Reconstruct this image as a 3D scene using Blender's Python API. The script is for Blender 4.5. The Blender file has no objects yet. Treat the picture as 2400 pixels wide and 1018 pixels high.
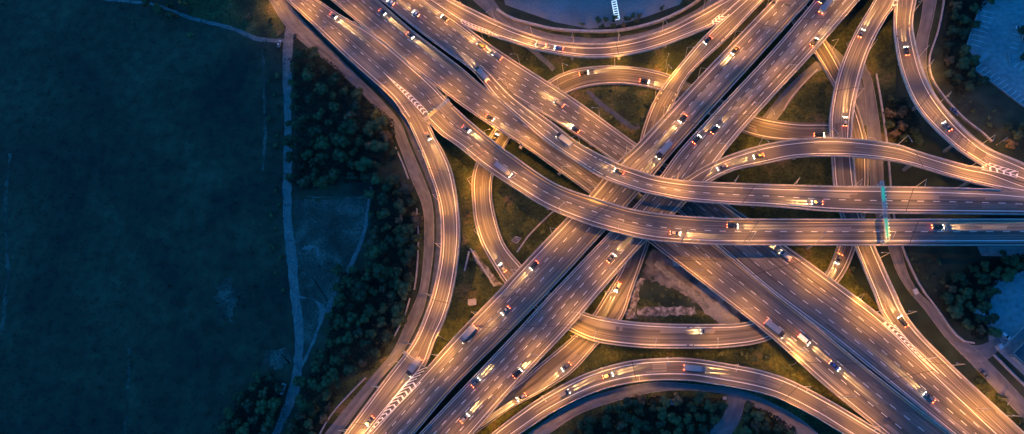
import bpy, bmesh, math, random
from mathutils import Vector, Matrix
random.seed(7)
SC = bpy.context.scene
COL = SC.collection
R = math.radians

# ------------------------------------------------------------------ camera
W0, H0, F, HC = 2400.0, 1018.0, 1500.0, 300.0
_n = Vector((246, -421, -1500)).normalized()          # straight down, as the tilted camera sees it
_z = -_n
_x = (Vector((1, 0, 0)) - _z * _z.x).normalized()
_y = _z.cross(_x)
cam = bpy.data.cameras.new('camera')
cam_ob = bpy.data.objects.new('camera', cam)
COL.objects.link(cam_ob)
M = Matrix((( _x.x, _x.y, _x.z, 0), (_y.x, _y.y, _y.z, 0), (_z.x, _z.y, _z.z, HC), (0, 0, 0, 1)))
cam_ob.matrix_world = M
cam.sensor_width = 36
cam.lens = 36 * F / W0
cam.clip_start = 1
cam.clip_end = 12000
SC.camera = cam_ob

# ------------------------------------------------------------------ world, sun, exposure
w = bpy.data.worlds.new('World')
SC.world = w
w.use_nodes = True
nt = w.node_tree
nt.nodes.clear()
sky = nt.nodes.new('ShaderNodeTexSky')
sky.sky_type = 'NISHITA'
sky.sun_disc = False
sky.sun_elevation = R(-1.5)
sky.sun_rotation = R(290)
sky.air_density = 1.2
sky.ozone_density = 4.0
tint = nt.nodes.new('ShaderNodeMix')
tint.data_type = 'RGBA'
tint.blend_type = 'MULTIPLY'
tint.inputs[0].default_value = 1
tint.inputs[7].default_value = (0.05, 1.05, 1.0, 1)   # the cold grade of the dusk air
bg = nt.nodes.new('ShaderNodeBackground')
bg.inputs[1].default_value = 0.15
wo = nt.nodes.new('ShaderNodeOutputWorld')
nt.links.new(sky.outputs[0], tint.inputs[6])
nt.links.new(tint.outputs[2], bg.inputs[0])
nt.links.new(bg.outputs[0], wo.inputs[0])
sun = bpy.data.lights.new('sun', 'SUN')
sun.energy = 0.004
sun.angle = R(20)
sun.color = (1, 0.75, 0.55)
sun_ob = bpy.data.objects.new('sun', sun)
COL.objects.link(sun_ob)
sun_ob.rotation_euler = (R(78), 0, R(250))
SC.view_settings.view_transform = 'Standard'
SC.view_settings.look = 'None'
SC.view_settings.exposure = 5.2
SC.view_settings.gamma = 1
SC.cycles.use_light_tree = True
SC.cycles.max_bounces = 3
SC.cycles.diffuse_bounces = 2
SC.cycles.sample_clamp_indirect = 4
LAMP_E = 440.0        # street lamp power
BEAM_E = 8500.0        # headlamp power
CAR_DENSITY = 0.45

# ------------------------------------------------------------------ helpers
def P(x, y, z=0.0):
    """the point of the place seen at photograph position x, y at height z"""
    d = Vector((x - W0 / 2, H0 / 2 - y, -F))
    d = Vector((d.dot(_x), d.dot(_y), d.dot(_z)))
    t = (z - HC) / d.z
    return Vector((d.x * t, d.y * t, z))

def to_px(p):
    q = p - Vector((0, 0, HC))
    c = _x * q.x + _y * q.y + _z * q.z
    return (W0 / 2 + c.x / -c.z * F, H0 / 2 - c.y / -c.z * F)

def tag(o, label=None, cat=None, group=None, kind=None):
    if label: o['label'] = label
    if cat: o['category'] = cat
    if group: o['group'] = group
    if kind: o['kind'] = kind
    return o

def link(name, me, parent=None):
    o = bpy.data.objects.new(name, me)
    COL.objects.link(o)
    if parent is not None:
        o.parent = parent
    return o

def empty(name, loc, rz=0):
    o = link(name, None)
    o.location = loc
    o.rotation_euler = (0, 0, rz)
    o.empty_display_size = 0.5
    return o

class MB:
    def __init__(s):
        s.v = []; s.f = []; s.uv = []; s.mi = []
    def quad(s, a, b, c, d, uv=None, mi=0):
        n = len(s.v)
        s.v += [tuple(a), tuple(b), tuple(c), tuple(d)]
        s.f.append((n, n + 1, n + 2, n + 3))
        s.uv += list(uv) if uv else [(0, 0)] * 4
        s.mi.append(mi)
    def poly(s, pts, mi=0):
        n = len(s.v)
        s.v += [tuple(p) for p in pts]
        s.f.append(tuple(range(n, n + len(pts))))
        s.uv += [(p[0], p[1]) for p in pts]
        s.mi.append(mi)
    def prism(s, pts, z0, z1, mi=0):
        a = [(p[0], p[1], z0) for p in pts]; b = [(p[0], p[1], z1) for p in pts]
        s.poly(b, mi); s.poly(a[::-1], mi)
        for i in range(len(pts)):
            j = (i + 1) % len(pts)
            s.quad(a[i], a[j], b[j], b[i], mi=mi)
    def box(s, c, sx, sy, sz, rz=0, mi=0, taper=1.0, base=None):
        ca, sa = math.cos(rz), math.sin(rz)
        bot, top = [], []
        for dx, dy in ((-1, -1), (1, -1), (1, 1), (-1, 1)):
            x, y = dx * sx / 2, dy * sy / 2
            bot.append((c[0] + x * ca - y * sa, c[1] + x * sa + y * ca, c[2] - sz / 2))
            x *= taper; y *= taper
            top.append((c[0] + x * ca - y * sa, c[1] + x * sa + y * ca, c[2] + sz / 2))
        s.quad(*top, mi=mi); s.quad(*bot[::-1], mi=mi)
        for i in range(4):
            j = (i + 1) % 4
            s.quad(bot[i], bot[j], top[j], top[i], mi=mi)
    def tube(s, a, b, r0, r1=None, n=8, mi=0):
        r1 = r0 if r1 is None else r1
        a = Vector(a); b = Vector(b)
        d = (b - a).normalized()
        u = d.cross(Vector((0, 0, 1)))
        if u.length < 1e-3: u = Vector((1, 0, 0))
        u.normalize(); v = d.cross(u)
        A = [a + (u * math.cos(t) + v * math.sin(t)) * r0 for t in [2 * math.pi * i / n for i in range(n)]]
        B = [b + (u * math.cos(t) + v * math.sin(t)) * r1 for t in [2 * math.pi * i / n for i in range(n)]]
        for i in range(n):
            j = (i + 1) % n
            s.quad(A[i], A[j], B[j], B[i], mi=mi)
        s.poly(A[::-1], mi); s.poly(B, mi)
    def mesh(s, name, mats):
        me = bpy.data.meshes.new(name)
        me.from_pydata(s.v, [], s.f)
        uvl = me.uv_layers.new(name='UVMap')
        k = 0
        flat = []
        for f, u0 in zip(s.f, range(len(s.f))):
            pass
        flat = [c for uv in s.uv for c in uv]
        uvl.data.foreach_set('uv', flat)
        for m in (mats if isinstance(mats, (list, tuple)) else [mats]):
            me.materials.append(m)
        me.polygons.foreach_set('material_index', s.mi)
        me.update()
        return me
    def build(s, name, mats, parent=None):
        return link(name, s.mesh(name, mats), parent)

# ------------------------------------------------------------------ materials
def mat(name, base, rough=0.8, metal=0.0, emit=None, estr=0.0):
    m = bpy.data.materials.new(name)
    m.use_nodes = True
    b = m.node_tree.nodes['Principled BSDF']
    b.inputs['Base Color'].default_value = (*base, 1)
    b.inputs['Roughness'].default_value = rough
    b.inputs['Metallic'].default_value = metal
    if emit:
        b.inputs['Emission Color'].default_value = (*emit, 1)
        b.inputs['Emission Strength'].default_value = estr
    return m

def noise_mat(name, stops, scale=0.1, detail=6, rough=0.9, coord='Object', stretch=(1, 1, 1), second=None, bump=0.0, distort=0.0):
    """colour from one noise, optionally multiplied with a second one: second=(scale, low, high, stretch)"""
    m = mat(name, (0.5, 0.5, 0.5), rough)
    t = m.node_tree; N = t.nodes; L = t.links
    b = N['Principled BSDF']
    tc = N.new('ShaderNodeTexCoord')
    mp = N.new('ShaderNodeMapping'); mp.inputs['Scale'].default_value = stretch
    L.new(tc.outputs[coord], mp.inputs[0])
    no = N.new('ShaderNodeTexNoise')
    no.inputs['Scale'].default_value = scale; no.inputs['Detail'].default_value = detail
    no.inputs['Distortion'].default_value = distort
    L.new(mp.outputs[0], no.inputs['Vector'])
    cr = N.new('ShaderNodeValToRGB')
    e = cr.color_ramp.elements
    while len(e) < len(stops): e.new(0.5)
    for el, (p, c) in zip(e, stops):
        el.position = p; el.color = (*c, 1)
    L.new(no.outputs[0], cr.inputs[0])
    out = cr.outputs[0]
    if second:
        s2, lo, hi, st = second
        mp2 = N.new('ShaderNodeMapping'); mp2.inputs['Scale'].default_value = st
        L.new(tc.outputs[coord], mp2.inputs[0])
        n2 = N.new('ShaderNodeTexNoise'); n2.inputs['Scale'].default_value = s2; n2.inputs['Detail'].default_value = 5
        L.new(mp2.outputs[0], n2.inputs['Vector'])
        mr = N.new('ShaderNodeMapRange')
        mr.inputs[1].default_value = 0.32; mr.inputs[2].default_value = 0.68
        mr.inputs[3].default_value = lo; mr.inputs[4].default_value = hi
        L.new(n2.outputs[0], mr.inputs[0])
        mx = N.new('ShaderNodeMix'); mx.data_type = 'RGBA'; mx.blend_type = 'MULTIPLY'; mx.inputs[0].default_value = 1
        L.new(out, mx.inputs[6]); L.new(mr.outputs[0], mx.inputs[7])
        out = mx.outputs[2]
    L.new(out, b.inputs['Base Color'])
    if bump:
        bp = N.new('ShaderNodeBump'); bp.inputs['Strength'].default_value = bump
        L.new(no.outputs[0], bp.inputs['Height']); L.new(bp.outputs[0], b.inputs['Normal'])
    return m

# roads: u = metres across, v = metres along -> wear runs with the traffic, its pale streaks also coloured to echo light trails
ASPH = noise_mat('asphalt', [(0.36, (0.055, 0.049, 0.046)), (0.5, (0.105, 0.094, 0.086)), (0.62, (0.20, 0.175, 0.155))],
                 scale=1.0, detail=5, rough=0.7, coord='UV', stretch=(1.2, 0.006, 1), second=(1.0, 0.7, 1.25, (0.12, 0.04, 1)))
PATCH = noise_mat('fresh asphalt', [(0.3, (0.06, 0.053, 0.05)), (0.7, (0.12, 0.105, 0.095))], scale=1.0, detail=5, rough=0.75, coord='UV', stretch=(1.2, 0.02, 1))
ASPH_D = noise_mat('old asphalt', [(0.3, (0.10, 0.10, 0.105)), (0.6, (0.17, 0.165, 0.165)), (0.75, (0.23, 0.22, 0.21))],
                   scale=1.0, detail=6, rough=0.85, coord='UV', stretch=(0.5, 0.05, 1), second=(1.0, 0.8, 1.2, (0.3, 0.2, 1)))
CONC = noise_mat('concrete', [(0.3, (0.30, 0.28, 0.27)), (0.7, (0.48, 0.45, 0.43))], scale=0.6, rough=0.85)
CONC_D = noise_mat('weathered concrete', [(0.3, (0.16, 0.155, 0.15)), (0.7, (0.30, 0.29, 0.27))], scale=0.5, rough=0.9)
PAINT = noise_mat('road paint', [(0.25, (0.62, 0.6, 0.58)), (0.6, (0.82, 0.8, 0.78))], scale=1.5, rough=0.6)
PAINT_Y = noise_mat('yellow road paint', [(0.25, (0.55, 0.36, 0.10)), (0.6, (0.72, 0.5, 0.18))], scale=1.5, rough=0.6)
RUBBER = mat('joint rubber', (0.025, 0.025, 0.028), 0.7)
STEEL = mat('galvanised steel', (0.42, 0.42, 0.43), 0.45, 0.6)
GRASS = noise_mat('ground grass', [(0.34, (0.010, 0.022, 0.015)), (0.45, (0.018, 0.034, 0.019)), (0.55, (0.030, 0.046, 0.024)), (0.68, (0.060, 0.066, 0.036))],
                  scale=0.018, detail=12, rough=0.95, second=(0.16, 0.55, 1.25, (1, 1, 1)), distort=1.0)
VERGE = noise_mat('verge grass', [(0.34, (0.012, 0.024, 0.008)), (0.48, (0.036, 0.050, 0.012)), (0.58, (0.072, 0.078, 0.018)), (0.70, (0.13, 0.095, 0.045))],
                  scale=0.09, detail=11, rough=0.95, second=(0.8, 0.45, 1.45, (1, 1, 1)), distort=0.5)
DIRT = noise_mat('packed dirt', [(0.3, (0.10, 0.11, 0.11)), (0.7, (0.21, 0.20, 0.18))], scale=0.25, detail=8, rough=0.95, second=(1.0, 0.75, 1.25, (1, 1, 1)))
RUBBLE = noise_mat('rubble', [(0.35, (0.05, 0.05, 0.045)), (0.5, (0.18, 0.16, 0.14)), (0.65, (0.40, 0.36, 0.32))], scale=0.5, detail=9, rough=0.95)
SCRUB = noise_mat('scrub clearing', [(0.34, (0.018, 0.032, 0.022)), (0.5, (0.05, 0.062, 0.046)), (0.64, (0.11, 0.115, 0.09))], scale=0.09, detail=12, rough=0.95, second=(0.9, 0.5, 1.4, (1, 1, 1)), distort=0.5)
LOT = noise_mat('lot paving', [(0.3, (0.17, 0.17, 0.17)), (0.7, (0.27, 0.26, 0.26))], scale=0.06, detail=8, rough=0.85, second=(0.8, 0.85, 1.1, (1, 1, 1)))
LOT2 = noise_mat('pale lot paving', [(0.3, (0.20, 0.21, 0.215)), (0.7, (0.34, 0.34, 0.34))], scale=0.05, detail=9, rough=0.85, second=(0.5, 0.75, 1.15, (1, 1, 1)))
YARD = noise_mat('worn yard', [(0.35, (0.035, 0.035, 0.035)), (0.5, (0.10, 0.095, 0.09)), (0.65, (0.22, 0.20, 0.18))], scale=0.12, detail=11, rough=0.9, distort=0.6)
CHAN = noise_mat('channel bed', [(0.3, (0.03, 0.035, 0.045)), (0.7, (0.09, 0.10, 0.12))], scale=0.2, detail=7, rough=0.4)
BARK = mat('bark', (0.06, 0.045, 0.03), 0.9)
GLASS_D = mat('car glass', (0.02, 0.025, 0.03), 0.12)
TYRE = mat('tyre', (0.02, 0.02, 0.02), 0.9)
RIM = mat('wheel rim', (0.4, 0.4, 0.42), 0.35, 0.8)
HEADL = mat('headlamp lens', (0.9, 0.9, 0.85), 0.2, 0, (1, 0.80, 0.5), 4)
TAILL = mat('tail lamp lens', (0.5, 0.03, 0.02), 0.3, 0, (1, 0.10, 0.03), 2.5)
LENS_OFF = mat('unlit lens', (0.6, 0.6, 0.6), 0.2)
TAIL_OFF = mat('unlit tail lens', (0.25, 0.02, 0.02), 0.3)
LAMPL = mat('lamp lens', (1, 0.8, 0.5), 0.3, 0, (1, 0.62, 0.28), 6)

# ------------------------------------------------------------------ ribbons
def smooth(pts, n=14):
    out = []
    q = [Vector(p) for p in pts]
    q = [q[0] * 2 - q[1]] + q + [q[-1] * 2 - q[-2]]
    for i in range(1, len(q) - 2):
        a, b, c, d = q[i - 1:i + 3]
        for k in range(n):
            t = k / n
            out.append(0.5 * ((2 * b) + (c - a) * t + (2 * a - 5 * b + 4 * c - d) * t * t + (3 * b - a - 3 * c + d) * t ** 3))
    out.append(q[-2])
    return out

def resample(pts, n):
    L = [0]
    for a, b in zip(pts, pts[1:]): L.append(L[-1] + (b - a).length)
    out = []; j = 0
    for i in range(n + 1):
        s = L[-1] * i / n
        while j < len(L) - 2 and L[j + 1] < s: j += 1
        k = (s - L[j]) / max(1e-9, L[j + 1] - L[j])
        out.append(pts[j].lerp(pts[j + 1], k))
    return out

def near(pts, p):
    p = Vector(p[:2])
    return min(range(len(pts)), key=lambda i: (pts[i] - p).length)

def pl(s):
    return [tuple(float(v) for v in q.split(',')) for q in s.split()]

def extend(pts, a, b):
    pts = [Vector(p) for p in pts]
    if a:
        d = (pts[0] - pts[1]).normalized(); pts.insert(0, pts[0] + d * a)
    if b:
        d = (pts[-1] - pts[-2]).normalized(); pts.append(pts[-1] + d * b)
    return pts

class Ribbon:
    def __init__(s, A, B, zs, ea=0, eb=0, dz=0.0):
        A = smooth(extend(pl(A), ea, eb)); B = smooth(extend(pl(B), ea, eb))
        ln = sum((a - b).length for a, b in zip(A, A[1:]))
        n = max(4, int(ln / 12))
        s.a = resample(A, n); s.b = resample(B, n); s.n = n
        mid = [(p + q) / 2 for p, q in zip(s.a, s.b)]
        if isinstance(zs, (int, float)):
            s.z = [zs + dz] * (n + 1)
        else:
            kn = sorted((near(mid, k), k[2]) for k in zs)
            s.z = []
            for i in range(n + 1):
                if i <= kn[0][0]: z = kn[0][1]
                elif i >= kn[-1][0]: z = kn[-1][1]
                else:
                    for (i0, z0), (i1, z1) in zip(kn, kn[1:]):
                        if i0 <= i <= i1 and i1 > i0:
                            t = (i - i0) / (i1 - i0); t = t * t * (3 - 2 * t)
                            z = z0 + (z1 - z0) * t; break
                s.z.append(z + dz)
        s.mid = mid
        s.A = [P(p.x, p.y, z) for p, z in zip(s.a, s.z)]
        s.B = [P(p.x, p.y, z) for p, z in zip(s.b, s.z)]
        s.s = [0]
        for i in range(n):
            s.s.append(s.s[-1] + ((s.A[i + 1] + s.B[i + 1]) / 2 - (s.A[i] + s.B[i]) / 2).length)
        s.len = s.s[-1]
    def width(s, i): return (s.A[i] - s.B[i]).length
    def at(s, S, off, dz=0.0):
        """point at distance S along, off metres from the A edge (negative: from the B edge)"""
        S = min(max(S, 0), s.len)
        j = 0
        lo, hi = 0, s.n
        while hi - lo > 1:
            m = (lo + hi) // 2
            if s.s[m] <= S: lo = m
            else: hi = m
        t = (S - s.s[lo]) / max(1e-9, s.s[lo + 1] - s.s[lo])
        a = s.A[lo].lerp(s.A[lo + 1], t); b = s.B[lo].lerp(s.B[lo + 1], t)
        d = (b - a); w_ = d.length; d /= w_
        p = a + d * off if off >= 0 else b + d * off
        return Vector((p.x, p.y, p.z + dz))
    def frac(s, S, f, dz=0.0, ea=0.0, eb=0.0):
        a = s.at(S, ea); b = s.at(S, -eb if eb else -1e-6)
        p = a.lerp(b, f)
        return Vector((p.x, p.y, p.z + dz))
    def heading(s, S, sign=1):
        a = s.frac(S - 2, 0.5); b = s.frac(S + 2, 0.5)
        d = (b - a) * sign
        return math.atan2(d.y, d.x)
    def S_of(s, p):
        return s.s[near(s.mid, p)]
    def inside(s, x, y, grow=0.0):
        """height of the surface over plan point x, y or None"""
        for i in range(s.n):
            q = (s.A[i], s.A[i + 1], s.B[i + 1], s.B[i])
            if min(p.x for p in q) - grow > x or max(p.x for p in q) + grow < x or min(p.y for p in q) - grow > y or max(p.y for p in q) + grow < y:
                continue
            sg = 0; ok = True
            c = sum(q, Vector()) / 4
            for k in range(4):
                a = c + (q[k] - c) * (1 + grow / 5); b = c + (q[(k + 1) % 4] - c) * (1 + grow / 5)
                cr = (b.x - a.x) * (y - a.y) - (b.y - a.y) * (x - a.x)
                if cr * sg < 0: ok = False; break
                if abs(cr) > 1e-9: sg = cr
            if ok: return c.z
        return None

def strip(mb, rb, f0, f1, S0=None, S1=None, dz=0.012, step=3.0, mi=0):
    """sheet between two offset functions f(S)->point"""
    S0 = 0 if S0 is None else S0; S1 = rb.len if S1 is None else S1
    n = max(1, int((S1 - S0) / step))
    for i in range(n):
        a = S0 + (S1 - S0) * i / n; b = S0 + (S1 - S0) * (i + 1) / n
        mb.quad(rb.at(a, f0, dz), rb.at(a, f1, dz), rb.at(b, f1, dz), rb.at(b, f0, dz), mi=mi)

ALL = []      # every ribbon with its data
def flyover(key, label, A, B, zs, ea=0, eb=0, dz=0.0, lanes=2, parA=((None, None),), parB=((None, None),),
            lineA=1.5, lineB=1.5, yellow=None, thick=1.3, joints=66, dash=True, lamps=None, phrase=None, ends=('north', 'south'), dirn=1, cars=0, mark=(None, None)):
    rb = Ribbon(A, B, zs, ea * 2, eb * 2, dz)
    rb.key = key; rb.phrase = phrase or key; rb.ends = ends; rb.dirn = dirn; rb.cars = cars; rb.lanes = lanes
    rb.lineA = lineA; rb.lineB = lineB; rb.lamps = lamps
    base = P(rb.mid[rb.n // 2].x, rb.mid[rb.n // 2].y, 0)
    root = empty('flyover', (0, 0, 0))
    tag(root, label, 'flyover', 'crossing carriageways of the interchange')
    rb.root = root
    d = MB()
    for i in range(rb.n):
        a0, a1, b0, b1 = rb.A[i], rb.A[i + 1], rb.B[i], rb.B[i + 1]
        w0, w1 = rb.width(i), rb.width(i + 1)
        d.quad(a0, b0, b1, a1, uv=((0, rb.s[i]), (w0, rb.s[i]), (w1, rb.s[i + 1]), (0, rb.s[i + 1])))
        def dn(p, q, z):
            inn = (q - p) * 0.12
            return Vector((p.x + inn.x, p.y + inn.y, max(z - thick, -0.3)))
        def md(p, z): return Vector((p.x, p.y, max(p.z - 0.45, -0.3)))
        ma0, ma1, mb0, mb1 = md(a0, 0), md(a1, 0), md(b0, 0), md(b1, 0)
        da0, da1, db0, db1 = dn(a0, b0, a0.z), dn(a1, b1, a1.z), dn(b0, a0, b0.z), dn(b1, a1, b1.z)
        d.quad(a1, ma1, ma0, a0, mi=1); d.quad(b0, mb0, mb1, b1, mi=1)
        d.quad(ma1, da1, da0, ma0, mi=1); d.quad(mb0, db0, db1, mb1, mi=1)
        d.quad(da1, db1, db0, da0, mi=1)
    for i in (0, rb.n):
        a, b = rb.A[i], rb.B[i]
        zz = max(a.z - thick, -0.3)
        d.quad(a, Vector((a.x, a.y, zz)), Vector((b.x, b.y, zz)), b, mi=1)
    rb.deck = d
    # parapets
    for side, rng in (('A', parA), ('B', parB)):
        for r0, r1 in rng:
            i0 = 0 if r0 is None else near(rb.a if side == 'A' else rb.b, r0)
            i1 = rb.n if r1 is None else near(rb.a if side == 'A' else rb.b, r1)
            if i1 - i0 < 1: continue
            m_ = MB()
            sg = 1 if side == 'A' else -1
            prof = ((-0.06, -0.5), (-0.06, 0.0), (0.0, 0.95), (0.28, 0.95), (0.40, 0.25), (0.48, 0.002))
            for i in range(i0, i1):
                for (o0, h0), (o1, h1) in zip(prof, prof[1:]):
                    def q(i_, o, h):
                        a, b = (rb.A[i_], rb.B[i_]) if side == 'A' else (rb.B[i_], rb.A[i_])
                        u = (b - a).normalized()
                        return Vector((a.x + u.x * o, a.y + u.y * o, a.z + h))
                    m_.quad(q(i, o0, h0), q(i, o1, h1), q(i + 1, o1, h1), q(i + 1, o0, h0))
            m_.build('parapet', CONC, root)
    # markings
    S0 = 0 if mark[0] is None else rb.S_of(mark[0]); S1 = rb.len if mark[1] is None else rb.S_of(mark[1])
    mk = MB(); my = MB()
    (my if yellow == 'A' else mk).__class__
    strip(my if yellow == 'A' else mk, rb, lineA, lineA + 0.30, S0, S1)
    strip(my if yellow == 'B' else mk, rb, -lineB, -lineB - 0.30, S0, S1)
    for k in (range(1, lanes) if dash else ()):
        S = S0 + 1.5 * k
        while S < S1 - 3:
            p0 = rb.frac(S, k / lanes, 0.012, lineA, lineB); p1 = rb.frac(S + 2.7, k / lanes, 0.012, lineA, lineB)
            u = (p1 - p0); nrm = Vector((-u.y, u.x, 0)).normalized() * 0.10
            mk.quad(p0 - nrm, p0 + nrm, p1 + nrm, p1 - nrm)
            S += 6.3
    def add(m_, mi):
        n0 = len(d.v); d.v += m_.v; d.f += [tuple(k + n0 for k in f) for f in m_.f]; d.uv += m_.uv; d.mi += [mi] * len(m_.f)
    rb.add = add
    add(mk, 2); add(my, 3)
    if joints:
        jm = MB(); S = joints * 0.6
        while S < rb.len:
            a0, b0 = rb.at(S, 0.5, 0.016), rb.at(S, -0.5, 0.016)
            a1, b1 = rb.at(S + 0.3, 0.5, 0.016), rb.at(S + 0.3, -0.5, 0.016)
            jm.quad(a0, b0, b1, a1); S += joints
        add(jm, 4)
    pr = random.Random(key); pm = MB()
    for pi in range(int(rb.len / 16)):       # resurfaced strips
        ph = 0.004 + 0.0006 * (pi % 12)
        S = pr.uniform(5, rb.len - 25); k = pr.randrange(lanes); ln_ = pr.uniform(5, 18)
        f0 = (k + pr.choice((0.08, 0.3))) / lanes; f1 = (k + pr.choice((0.6, 0.92))) / lanes
        q = []
        n_ = max(1, int(ln_ / 4))
        for t in range(n_):
            a, b = S + ln_ * t / n_, S + ln_ * (t + 1) / n_
            pm.quad(rb.frac(a, f0, ph, lineA, lineB), rb.frac(a, f1, ph, lineA, lineB), rb.frac(b, f1, ph, lineA, lineB), rb.frac(b, f0, ph, lineA, lineB),
                    uv=((f0 * 12 + S, a), (f1 * 12 + S, a), (f1 * 12 + S, b), (f0 * 12 + S, b)))
    add(pm, 5)
    ALL.append(rb)
    return rb

# ------------------------------------------------------------------ ground, setting
g = MB()
G0 = 3500
g.quad((-G0, -G0, 0), (G0, -G0, 0), (G0, G0, 0), (-G0, G0, 0))
g.build('ground', GRASS)['kind'] = 'structure'

def sheet(name, pts, z, m, kind='structure', h=0.0):
    mb = MB()
    q = [P(x, y, 0) for x, y in (pl(pts) if isinstance(pts, str) else pts)]
    mb.poly([(p.x, p.y, z) for p in q])
    # fix winding upward
    o = mb.build(name, m)
    if o.data.polygons[0].normal.z < 0: o.data.flip_normals()
    if kind: o['kind'] = kind
    return o

def path(name, A, B, z, m, ea=0, eb=0, kind='structure', wob=0.0, kerb=False):
    rb = Ribbon(A, B, 0.0, ea, eb)
    mb = MB()
    rnd = random.Random(len(A))
    wa = [rnd.uniform(-wob, wob) for _ in range(rb.n + 1)]; wb = [rnd.uniform(-wob, wob) for _ in range(rb.n + 1)]
    A_ = [a + (b - a).normalized() * k for a, b, k in zip(rb.A, rb.B, wa)]
    B_ = [b + (a - b).normalized() * k for a, b, k in zip(rb.A, rb.B, wb)]
    for i in range(rb.n):
        q = [Vector((p.x, p.y, z)) for p in (A_[i], B_[i], B_[i + 1], A_[i + 1])]
        mb.quad(*q, uv=((0, rb.s[i]), (rb.width(i), rb.s[i]), (rb.width(i + 1), rb.s[i + 1]), (0, rb.s[i + 1])))
        if kerb:
            for X, Y in ((A_, B_), (B_, A_)):
                u0 = (Y[i] - X[i]).normalized() * 0.25; u1 = (Y[i + 1] - X[i + 1]).normalized() * 0.25
                a, b, c, d = X[i], X[i] + u0, X[i + 1] + u1, X[i + 1]
                t = [Vector((p.x, p.y, 0.13 + z)) for p in (a, b, c, d)]
                mb.quad(*t, mi=1)
                mb.quad(Vector((a.x, a.y, 0)), t[0], t[3], Vector((d.x, d.y, 0)), mi=1)
                mb.quad(Vector((b.x, b.y, 0)), t[1], t[2], Vector((c.x, c.y, 0)), mi=1)
    o = mb.build(name, [m, CONC_D])
    if kind: o['kind'] = kind
    rb.z0 = z
    ALL_GROUND.append(rb)
    return rb
ALL_GROUND = []

# verges beside and between the carriageways
sheet('verge', '985,250 1120,250 1240,330 1400,470 1340,520 1240,620 1180,700 1060,820 1000,870 1040,760 1085,560 1060,400', 0.02, VERGE)
sheet('verge', '1180,90 1300,150 1420,170 1560,170 1660,90 1540,125 1400,150', 0.02, VERGE)
sheet('verge', '1180,70 1690,70 1560,190 1540,290 1490,330 1400,280 1230,180', 0.035, VERGE)
sheet('verge', '1280,740 1500,700 1700,740 1860,840 2060,1000 1900,1060 1160,1060 1100,1000 1200,960', 0.02, VERGE)
sheet('verge', '1840,560 1980,560 1995,640 2090,760 2040,760 1940,680', 0.02, VERGE)
sheet('verge', '1750,110 2100,20 2100,330 2040,440 1740,440 1700,330', 0.02, VERGE)
sheet('verge', '1720,470 2010,470 2010,520 1720,520', 0.025, VERGE)
sheet('verge', '2290,870 2420,990 2420,1080 2370,1020 2280,920', 0.02, VERGE)
sheet('verge', '560,-40 640,-40 668,70 640,95 560,70 440,40 440,-40', 0.02, VERGE)
sheet('verge', '640,1060 700,960 800,900 880,850 930,820 900,880 790,1000 760,1060', 0.02, VERGE)
# service roads and tracks
path('service_road', '630,0 668,60 717,107 780,157 835,207 877,250 912,290 934,340 964,420 991,490 994,574 984,674 957,742 921,822 867,888 760,1018',
     '667,0 703,40 740,80 800,140 860,200 905,246 940,290 960,340 994,420 1014,480 1017,574 1004,678 987,742 940,833 894,888 797,1018', 0.06, ASPH_D, 80, 80, kerb=True)
path('drainage_channel', '655,-30 700,20 745,75 805,135 865,192 912,240 945,285 966,340 1000,420 1019,480 1022,574 1009,678 993,742 945,833 898,892 803,1018',
     '676,-15 722,35 775,85 835,140 890,190 930,235 960,285 990,345 1016,412 1034,474 1040,545 1036,610 1022,682 1005,735 968,812 905,895 812,1018', 0.03, CHAN, 60, 60)
path('dirt_track', '672,45 664,110 663,180 665,250 667,290 666,340 663,440 663,507 672,607 679,680 690,778 687,860 673,928 637,1018',
     '700,60 686,110 684,180 683,250 682,290 685,340 683,440 684,507 695,607 701,680 711,778 708,860 703,915 657,1018', 0.045, DIRT, 10, 80, wob=0.4)
path('footpath', '250,-4 360,8 450,39 540,61 600,85 668,92', '250,2 360,15 450,47 540,70 600,96 668,100', 0.03, DIRT, 40, 0, wob=0.3)
path('footpath', '873,405 862,470 850,540 820,615 785,680 758,730', '877,405 868,470 858,545 829,620 796,685 770,740', 0.03, DIRT, 0, 0, wob=0.3)
path('footpath', '690,459 780,462 868,463', '690,462 780,465 868,467', 0.035, SCRUB, 0, 0, wob=0.5)
path('footpath', '690,700 740,705 745,760 705,860', '690,690 760,720 738,800 700,880', 0.025, DIRT, 0, 0, wob=0.5)
def _r(): pass
def ragged(s_, k, seed=1):
    rr = random.Random(seed); q = pl(s_); out = []
    for i in range(len(q)):
        (x0, y0), (x1, y1) = q[i], q[(i + 1) % len(q)]
        n_ = max(1, int(math.hypot(x1 - x0, y1 - y0) / 7))
        for j in range(n_):
            out.append((x0 + (x1 - x0) * j / n_ + rr.uniform(-k, k), y0 + (y1 - y0) * j / n_ + rr.uniform(-k, k)))
    return out
sheet('yard', ragged('1530,580 1620,640 1700,690 1790,785 1700,775 1640,720 1590,680 1500,650', 4, 8), 0.03, YARD)
sheet('yard', ragged('1495,722 1560,719 1630,720 1632,738 1560,741 1492,740', 2.5, 9), 0.04, RUBBLE)
sheet('yard', ragged('1640,690 1700,720 1760,780 1700,770 1650,730', 4, 10), 0.036, LOT)
sheet('clearing', ragged('688,470 862,468 850,560 795,665 750,770 712,850 700,760 692,620', 5), 0.015, SCRUB)
sheet('clearing', ragged('700,590 722,575 742,582 750,606 738,632 715,640 702,625', 7, 3), 0.028, DIRT)
sheet('clearing', ragged('698,596 720,582 746,588 752,620 740,650 716,650 700,628', 8, 4), 0.036, SCRUB)
sheet('clearing', ragged('500,690 530,640 560,690 545,760 515,740', 8, 5), 0.015, SCRUB)
sheet('clearing', ragged('620,820 670,815 684,850 650,865 622,855', 7, 6), 0.02, SCRUB)
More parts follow.
